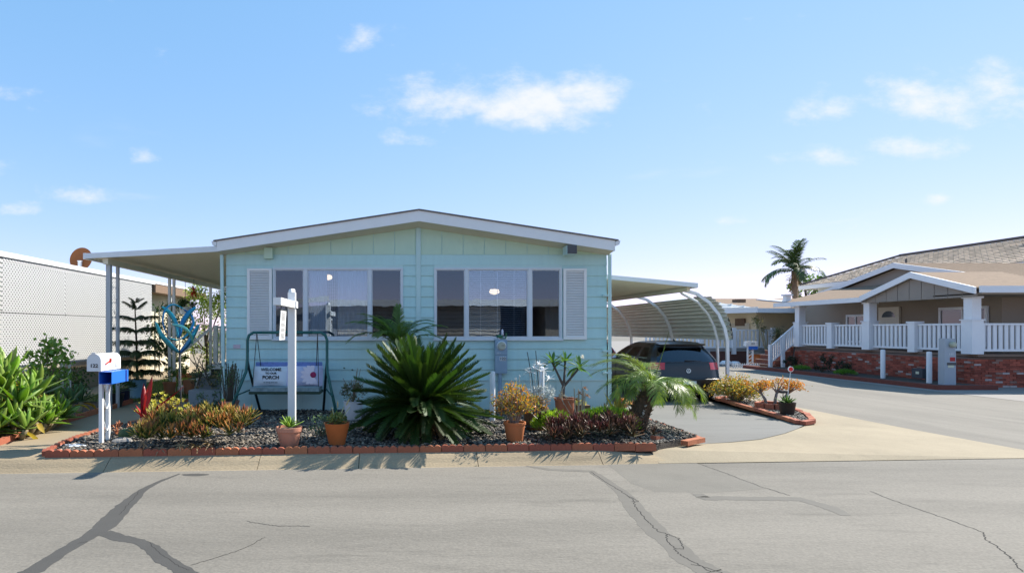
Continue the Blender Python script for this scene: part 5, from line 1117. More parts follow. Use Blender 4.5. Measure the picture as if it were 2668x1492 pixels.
rb = MB().box(-.12,.12,-.04,.04,0,.09); o = rb.build('loose_brick', M_brick, None); o.location = (3.62,8.42,.0); o.rotation_euler = (0,.15,.7); tag(o, 'loose red brick lying among the pebbles under the palm', 'brick')
# ---- leaning pygmy date palm
pd = thing('leaning_palm', 'leaning date palm with shaggy trunk beside the driveway', 'palm', (3.574,9.129,.05)); TP = [Vector(q) for q in ((0,0,-.03),(.06,0,.18),(.13,0,.36),(.21,.0,.53),(.28,0,.66))]
MB().tube(TP,[.15,.15,.135,.12,.085],12).build('trunk', mat('date_trunk',(.10,.065,.045),.95,.4,14,.9,24), pd, smooth=True)
b = MB(); boot = strap(.10,.045,3,.25,.3,.25,.2,.3,1.)
for i in range(120):
    s = R.random(); k = min(3,int(s*4)); p = TP[k].lerp(TP[k+1],s*4-k); a = R.uniform(0,6.28); r = .13-.05*s; b.bake(boot, TRS(p+Vector((r*math.cos(a),r*math.sin(a),0)),a,rad(R.uniform(20,65)),0,R.uniform(.7,1.2)))
o = b.build('leaf_boots', mat('boot',(.15,.10,.065),.95,.3,18), pd); o['kind'] = 'stuff'
b = MB()
for i in range(26):
    s = R.uniform(.0,.55); k = min(3,int(s*4)); p = TP[k].lerp(TP[k+1],s*4-k); b.lathe([(.001,-.014),(.016,0),(.001,.014)],5,tuple(p+Vector((-.02+R.uniform(-.02,.02),-.145,0))))
b.build('pale_scars', mat('pale_scar',(.55,.5,.45),.9,.1), pd)
M_dl = mat('date_leaf', (.15,.22,.035), .42, .12, 4, spec=.5, trans=.32, orand=.22, col2=(.13,.20,.04))
DPF = [frond(1.02,46,.27,.0105,a_,.10,.55,.12,dr,.010,.45,.16,rise=.35).mesh('frond', M_dl) for a_, dr in ((1.4,.30),(2.0,.45),(.9,.2))]
for az, pt, s, k in ((3.15,30,1.0,0),(3.4,42,.95,0),(2.85,20,.95,0),(3.6,14,.9,1),(3.0,4,.85,0),(2.5,34,.9,0),(4.0,28,.85,1),(4.4,8,.8,1),(3.25,-10,.8,0),(3.8,-6,.75,0),(2.2,10,.8,0),
    (-.2,8,.85,1),(.3,2,.8,1),(-.5,-8,.8,1),(.1,-18,.72,0),(-.8,0,.8,1),(-1.2,8,.75,1),(.6,10,.8,1),(1.3,30,.85,0),(-.6,12,.85,1),(.2,6,.8,1),(5.0,-6,.75,1),(1.0,-4,.8,1),(-.2,-26,.8,0),(.4,-16,.8,0)): inst(DPF[k],'frond',pd,TRS(TP[4]+Vector((0,0,.03)),az,rad(pt),0,s))
sprm = frond(.75,30,.10,.010,-.1,.1,1.25,.45,0,.009,.5).mesh('spear_leaf', M_dl); inst(sprm,'spear_leaf',pd,TRS(TP[4]+Vector((.0,0,.05)),.0,rad(70),0,1.05))
# pot at the house corner
t = thing('potted_succulent', 'pink pot of orange dried succulent at the right house corner', 'potted plant', (4.12,11.05,-.1)); pot(t, .12, .2, mat('pink_terra',(.45,.2,.16),.85,.1)); 
for x, z, s in ((.02,.24,1.6),(.14,.28,1.7),(.0,.36,1.3)): inst(ros_mesh(strap(.08,.035,4,.6,.4,.1,.5), 16, rad(0), rad(80), .6).mesh('rosette', mat('peach_leaf',(.55,.30,.12),.6,.1,trans=.25,orand=.1), True),'rosette',t,TRS((x,0,z),0,0,0,s))
# ---- island bed plants
t = thing('jade_shrub', 'wide yellow orange jade shrub at the carport end of the island bed', 'shrub', (7.86,14.0,-.12)); jade(t, 46, .55, .52, .05, [(.42,.27,.05),(.36,.27,.05),(.20,.22,.06),(.46,.22,.04),(.14,.17,.05)], .05, (.17,.13,.10), 26, .014, .05)
t = thing('jade_bonsai', 'orange crowned jade tree with bare grey trunks in a brick ring', 'tree', (7.9,12.75,-.1)); st = MB(); T = []
for x0_, lean in ((-.1,-.14),(.06,.05),(.2,.16)):
    e_ = Vector((x0_+lean,0,.36)); st.tube([(x0_,0,0),(x0_+lean*.3,0,.2),e_],[.035,.03,.024],7)
    for j in range(6):
        q = e_+Vector((R.uniform(-.22,.22),R.uniform(-.2,.2),R.uniform(.10,.22))); st.tube([e_-Vector((0,0,.03)),e_.lerp(q,.6)+Vector((0,0,.0)),q],[.018,.012,.008],5); T += [tuple(q)]*3
st.build('trunk', mat('jade_bark',(.20,.17,.155),.8,.15,14), t, smooth=True)
T = np.array(T); P = np.repeat(T,26,0)+NP.normal(size=(len(T)*26,3))*np.array([.055,.055,.035]); V,Fc,C = leafcloud(P,.045,[(.48,.20,.03),(.44,.15,.03),(.30,.20,.04)],.45,.8); npmesh('crown',V,Fc,MATS['jade_v'],C,t)
rg = thing('brick_ring', 'ring of red bricks round the jade tree', 'brick ring', (7.93,12.75,-.1))
for k in range(11):
    a = 2*PI*k/11; o = inst(PB,'brick',rg); o.location = (.30*math.cos(a),.26*math.sin(a),.0); o.rotation_euler = (0,0,a+PI/2); o.scale = (.8,.8,2.0)
inst(ros_mesh(strap(.10,.02,4,.5,.3,.2,.4), 12, rad(15), rad(80), .7).mesh('rosette', M_red, True),'rosette',t,TRS((.1,-.14,.10)))
t = thing('potted_aloe', 'green aloe in a dark brown pot at the island bed tip', 'potted plant', (7.58,11.75,-.1)); pot(t, .155, .26, mat('dark_pot',(.022,.016,.013),.6,.1), flat=True, taper=.72)
ros_inst(t, [strap(.24,.05,5,.3,.35,.2,.3).mesh('leaf', mat('aloe_green',(.13,.22,.05),.45,.1,trans=.28,orand=.15), True)], 15, (0,0,.24), rad(10), rad(80), 1., .7)
t = thing('driveway_reflector', 'round red reflector on a thin leaning wire stake', 'reflector', (7.78,12.1,-.1)); MB().tube([(0,0,0),(.09,0,.82)],.006,5).build('stake', M_wmetal, t)
MB().lathe([(.001,-.008),(.055,-.008),(.055,.008),(.001,.008)],22).build('rim', M_white, t).matrix_basis = Matrix.Translation((.095,0,.88))@Matrix.Rotation(PI/2,4,'X')
MB().lathe([(.001,-.012),(.042,-.012),(.042,.012),(.001,.012)],22).build('disc', mat('reflector_red',(.75,.02,.02),.35,.03), t).matrix_basis = Matrix.Translation((.095,0,.88))@Matrix.Rotation(PI/2,4,'X')
t = thing('solar_light', 'small black solar path light behind the dark pot', 'light', (7.85,12.3,-.1)); MB().tube([(0,0,0),(0,0,.38)],.008,6).build('stake', M_black, t); MB().box(-.06,.06,-.05,.05,.38,.43).build('head', M_black, t); pass
# ================================================================ RIGHT: TAUPE HOUSE WITH WHITE PORCH
M_tau = mat('taupe_wall', (.30,.245,.195), .8, .05, 2); M_tau2 = mat('taupe_board', (.27,.235,.205), .8, .05, 2)
M_brsh = mat('brown_shingle', (.205,.140,.092), .95, .16, 5, .4, 14, fine=.12); M_fas = mat('fascia_white', (.74,.75,.78), .5, .03)
hs_ = thing('taupe_house', 'taupe house with white railed porch and brick base across the side street', 'house', (22,23,0))
PX, DK = 17.6, .82
MB().box(19.6,34,19.6,29.5,.0,2.75).build('wall', M_tau, hs_, w=True)
MB().box(PX-.02,19.59,18.3,26.8,DK-.08,DK).build('porch_floor', mat('porch_boards',(.18,.12,.09),.8,.1), hs_, w=True)
MB().box(PX+.25,19.59,18.5,26.6,2.72,2.78).build('porch_ceiling', M_fas, hs_, w=True)
# main roof: ridge along X
def roofslab(pts, th, name, m, parent): 
    return MB().prism(pts, (0,0,th)).build(name, m, parent, w=True)
RG = 4.16; ry = 24.2
roofslab([(19.9,17.9,2.80),(36,17.9,2.80),(36,ry,RG),(19.9,ry,RG)], .06, 'roof', M_brsh, hs_)
roofslab([(19.9,ry,RG),(36,ry,RG),(36,30.5,2.80),(19.9,30.5,2.80)], .06, 'roof', M_brsh, hs_)
# shingle courses on the near slope
for k in range(24):
    f = k/24; y = 17.9+f*(ry-17.9); z = 2.862+f*(RG-2.80)
    MB().prism([(19.9,y,z),(19.9,y+.02,z+.022),(19.9,y+.27,z+.06),(19.9,y+.27,z+.058)], (16,0,0)).build('shingle_course', M_brsh, hs_, w=True)
# upper gable face with boards and rake
MB().prism([(20.1,18.6,2.80),(20.1,29.8,2.80),(20.1,ry,RG-.12)], (.08,0,0)).build('gable_wall', M_tau2, hs_, w=True)
for a, b_ in (((17.9,2.80),(ry,RG)),((ry,RG),(30.5,2.80))):
    MB().prism([(19.84,a[0],a[1]-.14),(19.84,b_[0],b_[1]-.14),(19.84,b_[0],b_[1]+.07),(19.84,a[0],a[1]+.07)], (.055,0,0)).build('rake_board', M_fas, hs_, w=True)
# porch roof: low shed on the far half, gable on the near half
GX = 17.25; g0, g1, gp, gzp, gze = 18.0, 22.5, 20.28, 3.44, 2.78
roofslab([(GX,22.5,2.70),(GX,27.6,2.70),(19.9,27.6,3.35),(19.9,22.5,3.35)], .05, 'porch_roof', M_brsh, hs_)
MB().box(GX-.05,GX,22.45,27.65,2.58,2.76).build('fascia', M_fas, hs_, w=True)
roofslab([(GX,g0,gze),(GX,gp,gzp),(20.3,gp,gzp),(20.3,g0,gze)], .05, 'porch_roof', M_brsh, hs_); roofslab([(GX,gp,gzp),(GX,g1,gze-.04),(20.3,g1,gze-.04),(20.3,gp,gzp)], .05, 'porch_roof', M_brsh, hs_)
for a, b_ in (((g0,gze),(gp,gzp)),((gp,gzp),(g1,gze-.04))): MB().prism([(GX-.06,a[0],a[1]-.15),(GX-.06,b_[0],b_[1]-.15),(GX-.06,b_[0],b_[1]+.055),(GX-.06,a[0],a[1]+.055)], (.055,0,0)).build('rake_board', M_fas, hs_, w=True)
for k in range(9):
    ya, yb = g0+.1+k*.48, g0+.1+(k+1)*.48-.02; zt_a = gzp-.12-abs(ya-gp)*.292; zt_b = gzp-.12-abs(yb-gp)*.292
    MB().prism([(GX+.1,ya,2.55),(GX+.1,yb,2.55),(GX+.1,yb,max(2.56,zt_b)),(GX+.1,ya,max(2.56,zt_a))], (.03,0,0)).build('gable_board', M_tau2, hs_, w=True)
MB().box(GX-.02,36,17.84,17.9,2.66,2.86).build('fascia', M_fas, hs_, w=True); MB().box(GX+.1,36,17.95,19.58,2.62,2.66).build('eave_soffit', mat('taupe_soffit',(.22,.19,.16),.8,.03), hs_, w=True)
sk = MB().box(-.35,.35,-.3,.3,0,.12).build('skylight', M_dgrey, hs_); sk.location = Vector((27.2,20.2,3.36))-hs_.location; sk.rotation_euler = (rad(12.2),0,0)
# columns and posts
def column(y, w=.36):
    c = MB(); c.box(PX-w/2,PX+w/2,y-w/2,y+w/2,DK,1.85).box(PX-w/2+.04,PX+w/2-.04,y-w/2+.04,y+w/2-.04,1.88,2.57); c = c.build('column', M_fas, hs_, w=True)
    MB().box(PX-w/2-.03,PX+w/2+.03,y-w/2-.03,y+w/2+.03,1.85,1.88).build('band', M_fas, c, w=True); MB().box(PX-w/2,PX+w/2,y-w/2,y+w/2,2.52,2.58).build('capital', M_fas, c, w=True)
for y in (18.5,22.5,26.4): column(y)
def rpost(y, w=.28): MB().box(PX-w/2,PX+w/2,y-w/2,y+w/2,DK-.02,1.78).box(PX-w/2-.03,PX+w/2+.03,y-w/2-.03,y+w/2+.03,1.78,1.84).build('rail_post', M_fas, hs_, w=True)
for y in (20.55,24.45): rpost(y)
def rail(y0, y1):
    MB().box(PX-.05,PX+.05,y0,y1,1.70,1.76).box(PX-.03,PX+.03,y0,y1,.90,.97).build('rail', M_fas, hs_, w=True)
    n = int((y1-y0)/.165)
    for k in range(n): y = y0+(k+.5)*(y1-y0)/n; MB().box(PX-.02,PX+.02,y-.05,y+.05,.971,1.699).build('picket', M_fas, hs_, w=True)
for a, b_ in ((18.68,20.41),(20.69,22.32),(22.68,24.31),(24.59,26.22)): rail(a, b_)
# railing facing the street corner
YF = 18.45
MB().box(PX+.19,26,YF-.05,YF+.05,1.70,1.76).box(PX+.19,26,YF-.03,YF+.03,.90,.97).build('rail', M_fas, hs_, w=True)
for k in range(44): x = PX+.28+k*.175; MB().box(x-.055,x+.055,YF-.02,YF+.02,.971,1.699).build('picket', M_fas, hs_, w=True)
# brick base built brick by brick
def brickwall(y0, y1, z0, z1, axis, c, name='brickwork'):
    b = MB(); rr = random.Random(int(c*10)); bl, bh = .215, .066; rows = int((z1-z0)/bh)
    for r_ in range(rows):
        z = z0+r_*bh; u_ = y0-(bl/2 if r_ % 2 else 0)
        while u_ < y1:
            a, e_ = max(y0,u_), min(y1,u_+bl-.01); u_ += bl
            if e_-a < .02: continue
            p_ = rr.uniform(-.006,.012); v_ = rr.random()
            col = (.42,.34,.32) if v_ > .94 else (.27,.15,.12) if v_ > .86 else (lambda k_: tuple(q*k_ for q in (.31,.078,.05)))(rr.uniform(.6,1.35))
            if axis == 'x': b.box(c-p_,c+.05,a,e_,z,z+bh-.01,c=col)
            else: b.box(a,e_,c-p_,c+.05,z,z+bh-.01,c=col)
    o = b.build(name, mat('brick_v',(.2,.05,.04),.9,.15,9,vcol=True), hs_, w=True); o['kind'] = 'stuff'
MB().box(PX-.02,19.4,18.42,26.7,-.2,.72).build('brick_core', mat('mortar',(.17,.12,.10),.95,.1), hs_, w=True)
brickwall(18.4,26.7,-.19,DK-.09,'x',PX-.05); 
MB().box(PX,30,18.46,19,-.2,.72).build('brick_core', MATS['mortar'], hs_, w=True); brickwall(PX-.05,27,-.19,DK-.09,'y',18.38)
MB().box(15.75,15.95,17.6,27.6,-.2,-.06).box(15.95,17.5,17.6,17.8,-.2,-.06).build('planter_kerb', mat('planter_brick',(.17,.05,.035),.9,.2,10), hs_, w=True)
MB().box(15.95,17.5,17.8,27.6,-.2,-.09).build('planter_soil', M_soil, hs_, w=True)
# steps with handrail at the far end
for k in range(5): MB().box(PX-1.1+.22*k,PX-.06,26.75,28.2,-.2+.2*k,-.2+.2*(k+1)-.02).build('step', mat('step_brick',(.22,.075,.05),.9,.12), hs_, w=True); MB().box(PX-1.13+.22*k,PX-.86+.22*k,26.74,28.21,-.2+.2*(k+1)-.019,-.2+.2*(k+1)+.01).build('tread', mat('tread',(.42,.25,.18),.8,.1), hs_, w=True)
hr = MB().bar((PX-1.15,26.62,.82),(PX-.1,26.62,1.74),.07,.06).bar((PX-1.15,26.62,.12),(PX-.1,26.62,.98),.05,.05); hr = hr.build('handrail', M_fas, hs_, w=True)
for k in range(11): f = (k+.5)/11; x = PX-1.15+1.05*f; MB().box(x-.025,x+.025,26.60,26.64,.14+.86*f,.80+.92*f).build('baluster', M_fas, hr, w=True)
for x, z0, z1 in ((PX-1.17,-.2,.9),(PX-.62,-.1,1.3)): MB().box(x-.06,x+.06,26.56,26.68,z0,z1).build('newel', M_fas, hr, w=True)
# door, windows in the porch wall (facing the side street)
def porch_window(y0, y1, z0, z1):
    f = MB(); x = 19.55; t_ = .09
    f.box(x-.04,x+.03,y0,y1,z0,z0+t_).box(x-.04,x+.03,y0,y1,z1-t_,z1).box(x-.04,x+.03,y0,y0+t_,z0+t_,z1-t_).box(x-.04,x+.03,y1-t_,y1,z0+t_,z1-t_).box(x-.035,x+.03,(y0+y1)/2-.03,(y0+y1)/2+.03,z0+t_,z1-t_); f = f.build('window', M_fas, hs_, w=True)
    for a, b_ in ((y0+t_,(y0+y1)/2-.03),((y0+y1)/2+.03,y1-t_)): MB().box(x-.01,x+.02,a,b_,z0+t_,z1-t_).build('pane', mat('dark_pane',(.05,.07,.08),.08,.1,spec=1.), f, w=True)
porch_window(20.0,21.8,1.0,2.35); porch_window(25.2,26.3,1.0,2.2)
dd = MB().box(19.5,19.58,23.5,24.5,DK,2.45).build('door', mat('cream_door',(.66,.60,.50),.6,.03), hs_, w=True); 
fan = MB(); vs = [(19.495,24.0,2.05)]+[(19.495,24.0+.33*math.cos(a),2.05+.25*math.sin(a)) for a in [PI*k/10 for k in range(11)]]; fan.add(vs,[(0,i+1,i+2) for i in range(10)]).build('fanlight', MATS['dark_pane'], dd, w=True)
MB().box(19.46,19.5,23.6,23.66,1.6,1.68).build('door_handle', M_wmetal, dd, w=True)
MB().box(19.4,19.56,24.9,25.05,2.2,2.42).build('wall_lamp', M_black, hs_, w=True)
# utility pieces before the brick base
for x, y, lab in ((16.55,20.6,'white bollard left of the grey meter cabinet'),(16.5,18.75,'white bollard right beside the grey meter cabinet')):
    o = MB().lathe([(.07,-.05),(.07,1.0),(.06,1.03),(.001,1.04)],14).build('bollard', M_fas, None, auto=True); o.location = (x,y,-.15); tag(o, lab, 'bollard', 'white bollards by the brick base')
t = thing('meter_cabinet', 'tall grey electric meter cabinet before the brick base', 'meter cabinet', (16.55,18.2,-.12)); M_gp = mat('grey_cabinet',(.34,.38,.43),.5,.05)
MB().box(-.17,.17,-.11,.11,0,1.05).box(-.16,.16,-.10,.10,1.05,1.42).build('cabinet', M_gp, t); MB().box(-.10,.18,-.118,-.111,.62,.70).build('panel_edge', M_dgrey, t); MB().box(-.01,.14,-.12,-.112,.74,.86).build('red_sticker', mat('red_sticker',(.4,.02,.02),.5,.05), t); MB().box(-.07,.10,-.12,-.112,.55,.62).build('label_plate', mat('cream_label',(.6,.6,.45),.5,.05), t)
g_ = MB().lathe([(.09,0),(.09,.05),(.07,.09),(.001,.10)],16).build('meter', mat('meter_glass',(.4,.42,.32),.2,.1), t); g_.matrix_basis = Matrix.Translation((.05,-.11,1.24))@Matrix.Rotation(PI/2,4,'X')
text('111', 'number', M_white, t, (.03,-.113,.95), .09)
t = thing('gas_meter', 'dark gas meter low against the brick base between the bollards', 'gas meter', (17.0,19.6,-.12)); MB().box(-.15,.15,-.2,.2,.12,.42).build('body', mat('meter_dark',(.03,.04,.055),.5,.1), t); MB().tube([(0,-.15,0),(0,-.15,.5),(.1,-.1,.55)],.02,6).build('pipe', M_dgrey, t); MB().box(-.16,-.151,-.08,.04,.25,.33).build('tag_plate', MATS['cream_label'], t)
DKG = [(.022,.03,.014),(.035,.045,.02),(.03,.02,.02)]
for x, y, s, lab in ((16.6,25.3,.34,'dark round bush nearest the far steps by the brick base'),(16.7,23.7,.42,'dark reddish bush in the middle of the brick base planter'),(16.5,22.3,.3,'dark small bush left of the white bollards')):
    shrub('planter_bush', lab, (x,y,-.1), s, s*.8, s*.8, 22, 40, .06, DKG, .08, 6)
for x, y, lab in ((16.3,24.4,'bright green ground plant between the dark planter bushes'),(16.3,22.0,'bright green grassy tuft before the small dark bush')): needle_bush('grass_tuft', lab, (x,y,-.09), .3,.3,.14, 900, [(.09,.2,.03),(.12,.26,.04)], .12)
# porch lamp on the roof edge
# ================================================================ TILE ROOFED HOUSE BEHIND
th_ = thing('tile_roof_house', 'pale house with grey brown tiled hip roof behind the taupe house', 'house', (30,36,0)); M_tile = mat('roof_tile',(.36,.31,.27),.85,.18,4,orand=.2)
MB().box(27.5,40,24,39.5,0,4.3).build('wall', mat('pale_blue_wall',(.55,.60,.66),.8,.04), th_, w=True)
EXv, RXv, ez, rz_ = 26.9, 31.0, 4.42, 6.02
MB().add([(EXv,22,ez),(EXv,40.4,ez),(RXv,37.2,rz_),(RXv,22,rz_)],[(0,1,2,3)]).add([(EXv,40.4,ez),(44,40.4,ez),(40,37.2,rz_),(RXv,37.2,rz_)],[(0,1,2,3)]).add([(RXv,22,rz_),(RXv,37.2,rz_),(38,37.2,ez+.3),(38,22,ez+.3)],[(0,1,2,3)]).build('roof', mat('roof_under',(.30,.25,.21),.9,.2,3), th_, w=True)
tl = MB(); rr = random.Random(4)
for c in range(15):
    f0, f1 = c/15, (c+1)/15; x0_, x1_ = EXv+(RXv-EXv)*f0-.04, EXv+(RXv-EXv)*f1+.06; z0_, z1_ = ez+(rz_-ez)*f0+.05, ez+(rz_-ez)*f1+.045; ymax = 40.4-3.2*f0; y = 22.
    while y < ymax:
        tl.add([(x0_,y,z0_+.035),(x0_,y+.26,z0_+.035),(x1_,y+.26,z1_+.0),(x1_,y,z1_+.0),(x0_,y,z0_),(x0_,y+.26,z0_)],[(0,3,2,1),(0,1,5,4)],c=(lambda k_: tuple(q*k_ for q in (.78,.63,.48)))(rr.uniform(.7,1.2))); y += .30
tl = tl.build('tiles', mat('tile_v',(.3,.3,.3),.85,.1,vcol=True), th_, w=True); tl['kind'] = 'stuff'
MB().box(EXv-.06,EXv-.01,22,40.45,ez-.22,ez+.03).box(EXv,44,40.46,40.5,ez-.22,ez+.03).build('fascia', M_fas, th_, w=True)
MB().bar((RXv,22,rz_+.1),(RXv,37.2,rz_+.1),.22,.12).bar((RXv,37.2,rz_+.1),(EXv,40.4,ez+.1),.2,.12).build('ridge_cap', mat('ridge_dark',(.12,.10,.09),.9,.1), th_, w=True)
for x, y in ((28.2,33.5),(28.8,27.5)): MB().tube([(x,y,ez+.4),(x,y,ez+1.05)],.05,6).build('vent_pipe', M_dgrey, th_, w=True)
MB().box(30.0,30.9,28.0,28.9,rz_-.2,rz_+.15).build('roof_vent', M_dgrey, th_, w=True)
# ================================================================ CREAM HOUSE AT THE END
ch = thing('cream_house', 'cream house with brown roof and white awning at the street end', 'house', (20,33,0)); M_cr = mat('cream_siding',(.78,.67,.45),.8,.04)
MB().box(18.7,21.0,31.5,44,-.2,2.5).build('wall', M_cr, ch, w=True); MB().box(21.0,34,33.2,44,-.2,2.5).build('wall', M_cr, ch, w=True)
MB().prism([(17.9,30,2.55),(34,30,2.45),(34,38,3.45),(17.9,38,3.45)],(0,0,.05)).build('roof', M_brsh, ch, w=True); MB().prism([(17.9,30.0,2.60),(14.8,36,2.6),(14.8,44,2.9),(17.9,38,3.5)],(0,0,.03)).build('metal_awning', mat('awning_white',(.75,.74,.70),.5,.04), ch, w=True)
for k in range(7):
    f = k/7; MB().bar((17.9,30+8*f,2.66+.88*f),(14.8,36+8*f,2.66+.3*f),.06,.05).build('awning_seam', M_white, ch, w=True)
MB().prism([(17.85,29.95,2.40),(34,29.95,2.28),(34,29.95,2.50),(17.85,29.95,2.62)],(0,.05,0)).build('fascia', M_fas, ch, w=True); MB().bar((17.86,30.0,2.5),(14.7,36,2.5),.05,.2).build('fascia', M_fas, ch, w=True)
MB().prism([(19.9,30.02,2.53),(34,30.02,2.45),(34,31.6,2.66),(19.9,31.6,2.72)],(0,0,.06)).build('awning_strip', MATS['awning_white'], ch, w=True)
for x, y, w_, h_ in ((19.5,34.5,.5,.12),(18.6,37.2,.5,.1)): MB().box(x-w_/2,x+w_/2,y-.25,y+.25,3.0+(y-34)*.11,3.22+(y-34)*.11).build('roof_vent', M_brsh, ch, w=True)
MB().prism([(22.0,34.0,3.06),(22.9,34.0,3.06),(22.4,36.2,3.32),(21.5,36.2,3.32)],(0,0,.06)).build('skylight', M_fas, ch, w=True)
# windows, door, brick skirt, rail
def wpane(x0, x1, y, z0, z1, nx, nz):
    MB().box(x0-.08,x1+.08,y-.05,y,z0-.08,z1+.08).build('window', M_fas, ch, w=True)
    for i in range(nx):
        for j in range(nz): MB().box(x0+(x1-x0)*i/nx+.02,x0+(x1-x0)*(i+1)/nx-.02,y-.07,y-.052,z0+(z1-z0)*j/nz+.02,z0+(z1-z0)*(j+1)/nz-.02).build('pane', MATS['dark_pane'], ch, w=True)
wpane(21.3,21.95,33.2,1.0,2.2,3,3); MB().box(23.6,24.3,33.12,33.2,1.0,2.3).build('dark_window', MATS['dark_pane'], ch, w=True)
b = MB(); 
MB().box(18.62,18.69,32.0,37,.9,1.9).build('entry_panel', MATS['cream_wall'], ch, w=True); MB().box(18.6,18.66,32.4,33.3,1.75,2.15).build('wall_plaque', mat('dark_plaque',(.16,.10,.06),.8,.3,12), ch, w=True)
MB().box(16.0,20.9,30.9,31.45,.45,.6).build('porch_floor', mat('porch_grey',(.3,.3,.3),.8,.05), ch, w=True); MB().box(16.0,18.0,30.95,31.4,-.2,.44).build('brick_skirt', mat('skirt_brick',(.13,.06,.05),.9,.35,30,streak=(.6,.6,3.5)), ch, w=True); MB().box(18.0,20.9,31.0,31.4,-.2,.44).build('skirting', mat('pale_skirt',(.55,.56,.55),.8,.04), ch, w=True)
for x0, x1 in ((12.6,15.4),(15.5,17.1),(17.3,19.1)):
    MB().box(x0,x1,30.84,30.88,1.50,1.57).box(x0,x1,30.84,30.88,.62,.70).build('rail', M_fas, ch, w=True); n = int((x1-x0)/.19)
    for k in range(n): x = x0+(k+.5)*(x1-x0)/n; MB().box(x-.05,x+.05,30.845,30.875,.701,1.499).build('picket', M_fas, ch, w=True)
    MB().box(x1,x1+.18,30.8,30.95,.3,1.65).build('rail_post', M_fas, ch, w=True)
MB().box(12.4,15.99,30.9,31.45,-.2,.6).build('deck_side', mat('deck_blue',(.32,.36,.42),.8,.05), ch, w=True)
for k in range(8): x = 21.4+k*.3; MB().box(x-.06,x+.06,32.4,32.44,.5,1.5).build('picket', M_fas, ch, w=True)
MB().box(21.2,23.8,32.38,32.46,1.5,1.57).build('rail', M_fas, ch, w=True); MB().box(22.3,22.55,32.3,32.5,-.2,1.62).build('rail_post', M_fas, ch, w=True)
text('101', 'number', mat('blue_number',(.2,.25,.4),.6,.05), ch, Vector((18.9,30.99,.2))-ch.location, .3, bold=.01)
t = thing('far_mailbox', 'white mailbox over a blue newspaper box on the far verge', 'mailbox', (18.1,26.9,-.2)); MB().box(-.25,.28,-.12,.12,.98,1.2).build('body', M_white, t); MB().box(-.1,.30,-.1,.1,.82,.97).build('newspaper_tube', M_blue, t)
for x in (-.12,.12): MB().box(x-.03,x+.03,-.03,.03,0,.98).build('leg', M_white, t)
for k in range(4): MB().bar((-.1,0,.15+k*.17),(.1,0,.27+k*.17),.02,.02).build('brace', M_white, t)
text('101', 'number', M_black, t, (.05,-.123,1.09), .14)
t.location = (16.7,28.6,-.2)
t = thing('far_planter', 'orange clay bowl planter beside the far white mailbox', 'planter', (17.5,29.5,-.2)); pot(t, .42, .55, M_terra_o, flat=True, taper=.75)
t = thing('potted_dracaena', 'thin stemmed dracaena in a black pot before the cream wall', 'potted plant', (18.35,29.9,-.2)); pot(t, .3, .5, M_black, flat=True); st = MB(); T = []
for i in range(7):
    a = R.uniform(0,6.28); e_ = (.75*math.cos(a)*R.uniform(.3,1),.4*math.sin(a),R.uniform(1.2,2.3)); st.tube([(0,0,.45),(e_[0]*.4,e_[1]*.4,1.0),e_],.03,5); T += [e_]*50
st.build('stem', mat('pale_bark',(.35,.30,.2),.9,.1), t); T = np.array(T)+NP.normal(size=(len(T),3))*.10; V,Fc,C = leafcloud(T,.22,[(.12,.13,.05),(.16,.15,.07)],.12,.5); npmesh('foliage',V,Fc,MATS['leaf_v'],C,t)
t = thing('white_bags', 'white bundles lying at the far kerb beside the carport post', 'bundle', (16.1,29.6,-.19)); 
for x, s in ((0,.28),(.45,.24),(.2,.2)): MB().lathe([(.001,0),(s,.03),(s*1.05,s*.4),(s*.6,s*.8),(.001,s*.85)],12,(x,0,0)).build('bag', mat('bag_white',(.75,.75,.76),.6,.05), t, smooth=True)
fp = thing('low_picket_border', 'low white picket border round the far verge', 'fence', (17.2,27,-.2))
for k in range(16): MB().box(15.3+k*.1-.02,15.3+k*.1+.02,27.5,27.52,-.19,.02).build('picket', M_white, fp, w=True)
MB().box(15.2,16.9,27.48,27.5,-.06,-.03).build('rail', M_white, fp, w=True)
# porch lamp
t = thing('post_lamp', 'small white lantern on the far corner of the taupe porch roof', 'lantern', (17.6,27.3,2.78)); MB().box(-.14,.14,-.14,.14,0,.1).box(-.11,.11,-.11,.11,.1,.3).build('lantern', M_fas, t); MB().box(-.17,.17,-.17,.17,.3,.37).build('cap', M_fas, t)
# ================================================================ TREES
def palm_tree(label, loc, h, L, n):
    t = thing('palm_tree', label, 'palm tree', loc); MB().tube([(0,0,0),(.1,0,h*.5),(0,0,h)],[.28,.2,.22],10).build('trunk', mat('far_palm_trunk',(.2,.14,.1),.95,.3,6,.6,12), t, smooth=True)
    m = mat('far_palm_leaf',(.035,.07,.025),.5,.2,2,trans=.2,orand=.25,col2=(.05,.09,.03)); FR = [frond(L,40,L*.22,.05,a_,.2,.5,.12,.7,.03,.5,.1,rise=.5).mesh('frond', m) for a_ in (1.3,1.9,.8)]
    for i in range(n):
        q = i/(n-1)
        if math.cos(i*2.4) > .45 and i % 2: continue
        inst(FR[i % 3],'frond',t,TRS((0,0,h),i*2.4+R.uniform(-.2,.2)+(2.2 if i % 3 == 0 else 0),rad(-20+90*q)+R.uniform(-.2,.2),0,R.uniform(.85,1.1)))
    b = MB()
    for i in range(40): a = R.uniform(0,6.28); b.bake(strap(.5,.12,3,-.6,.3), TRS((.18*math.cos(a),.18*math.sin(a),h-R.uniform(.1,1.2)),a,rad(R.uniform(-60,20))))
    b.build('old_boots', mat('far_boot',(.25,.17,.1),.95,.2), t); return t
p = at(2070,700,46); palm_tree('tall palm tree with wind blown crown behind the taupe house', (p.x,46,-.2), p.z, 2.5, 30)
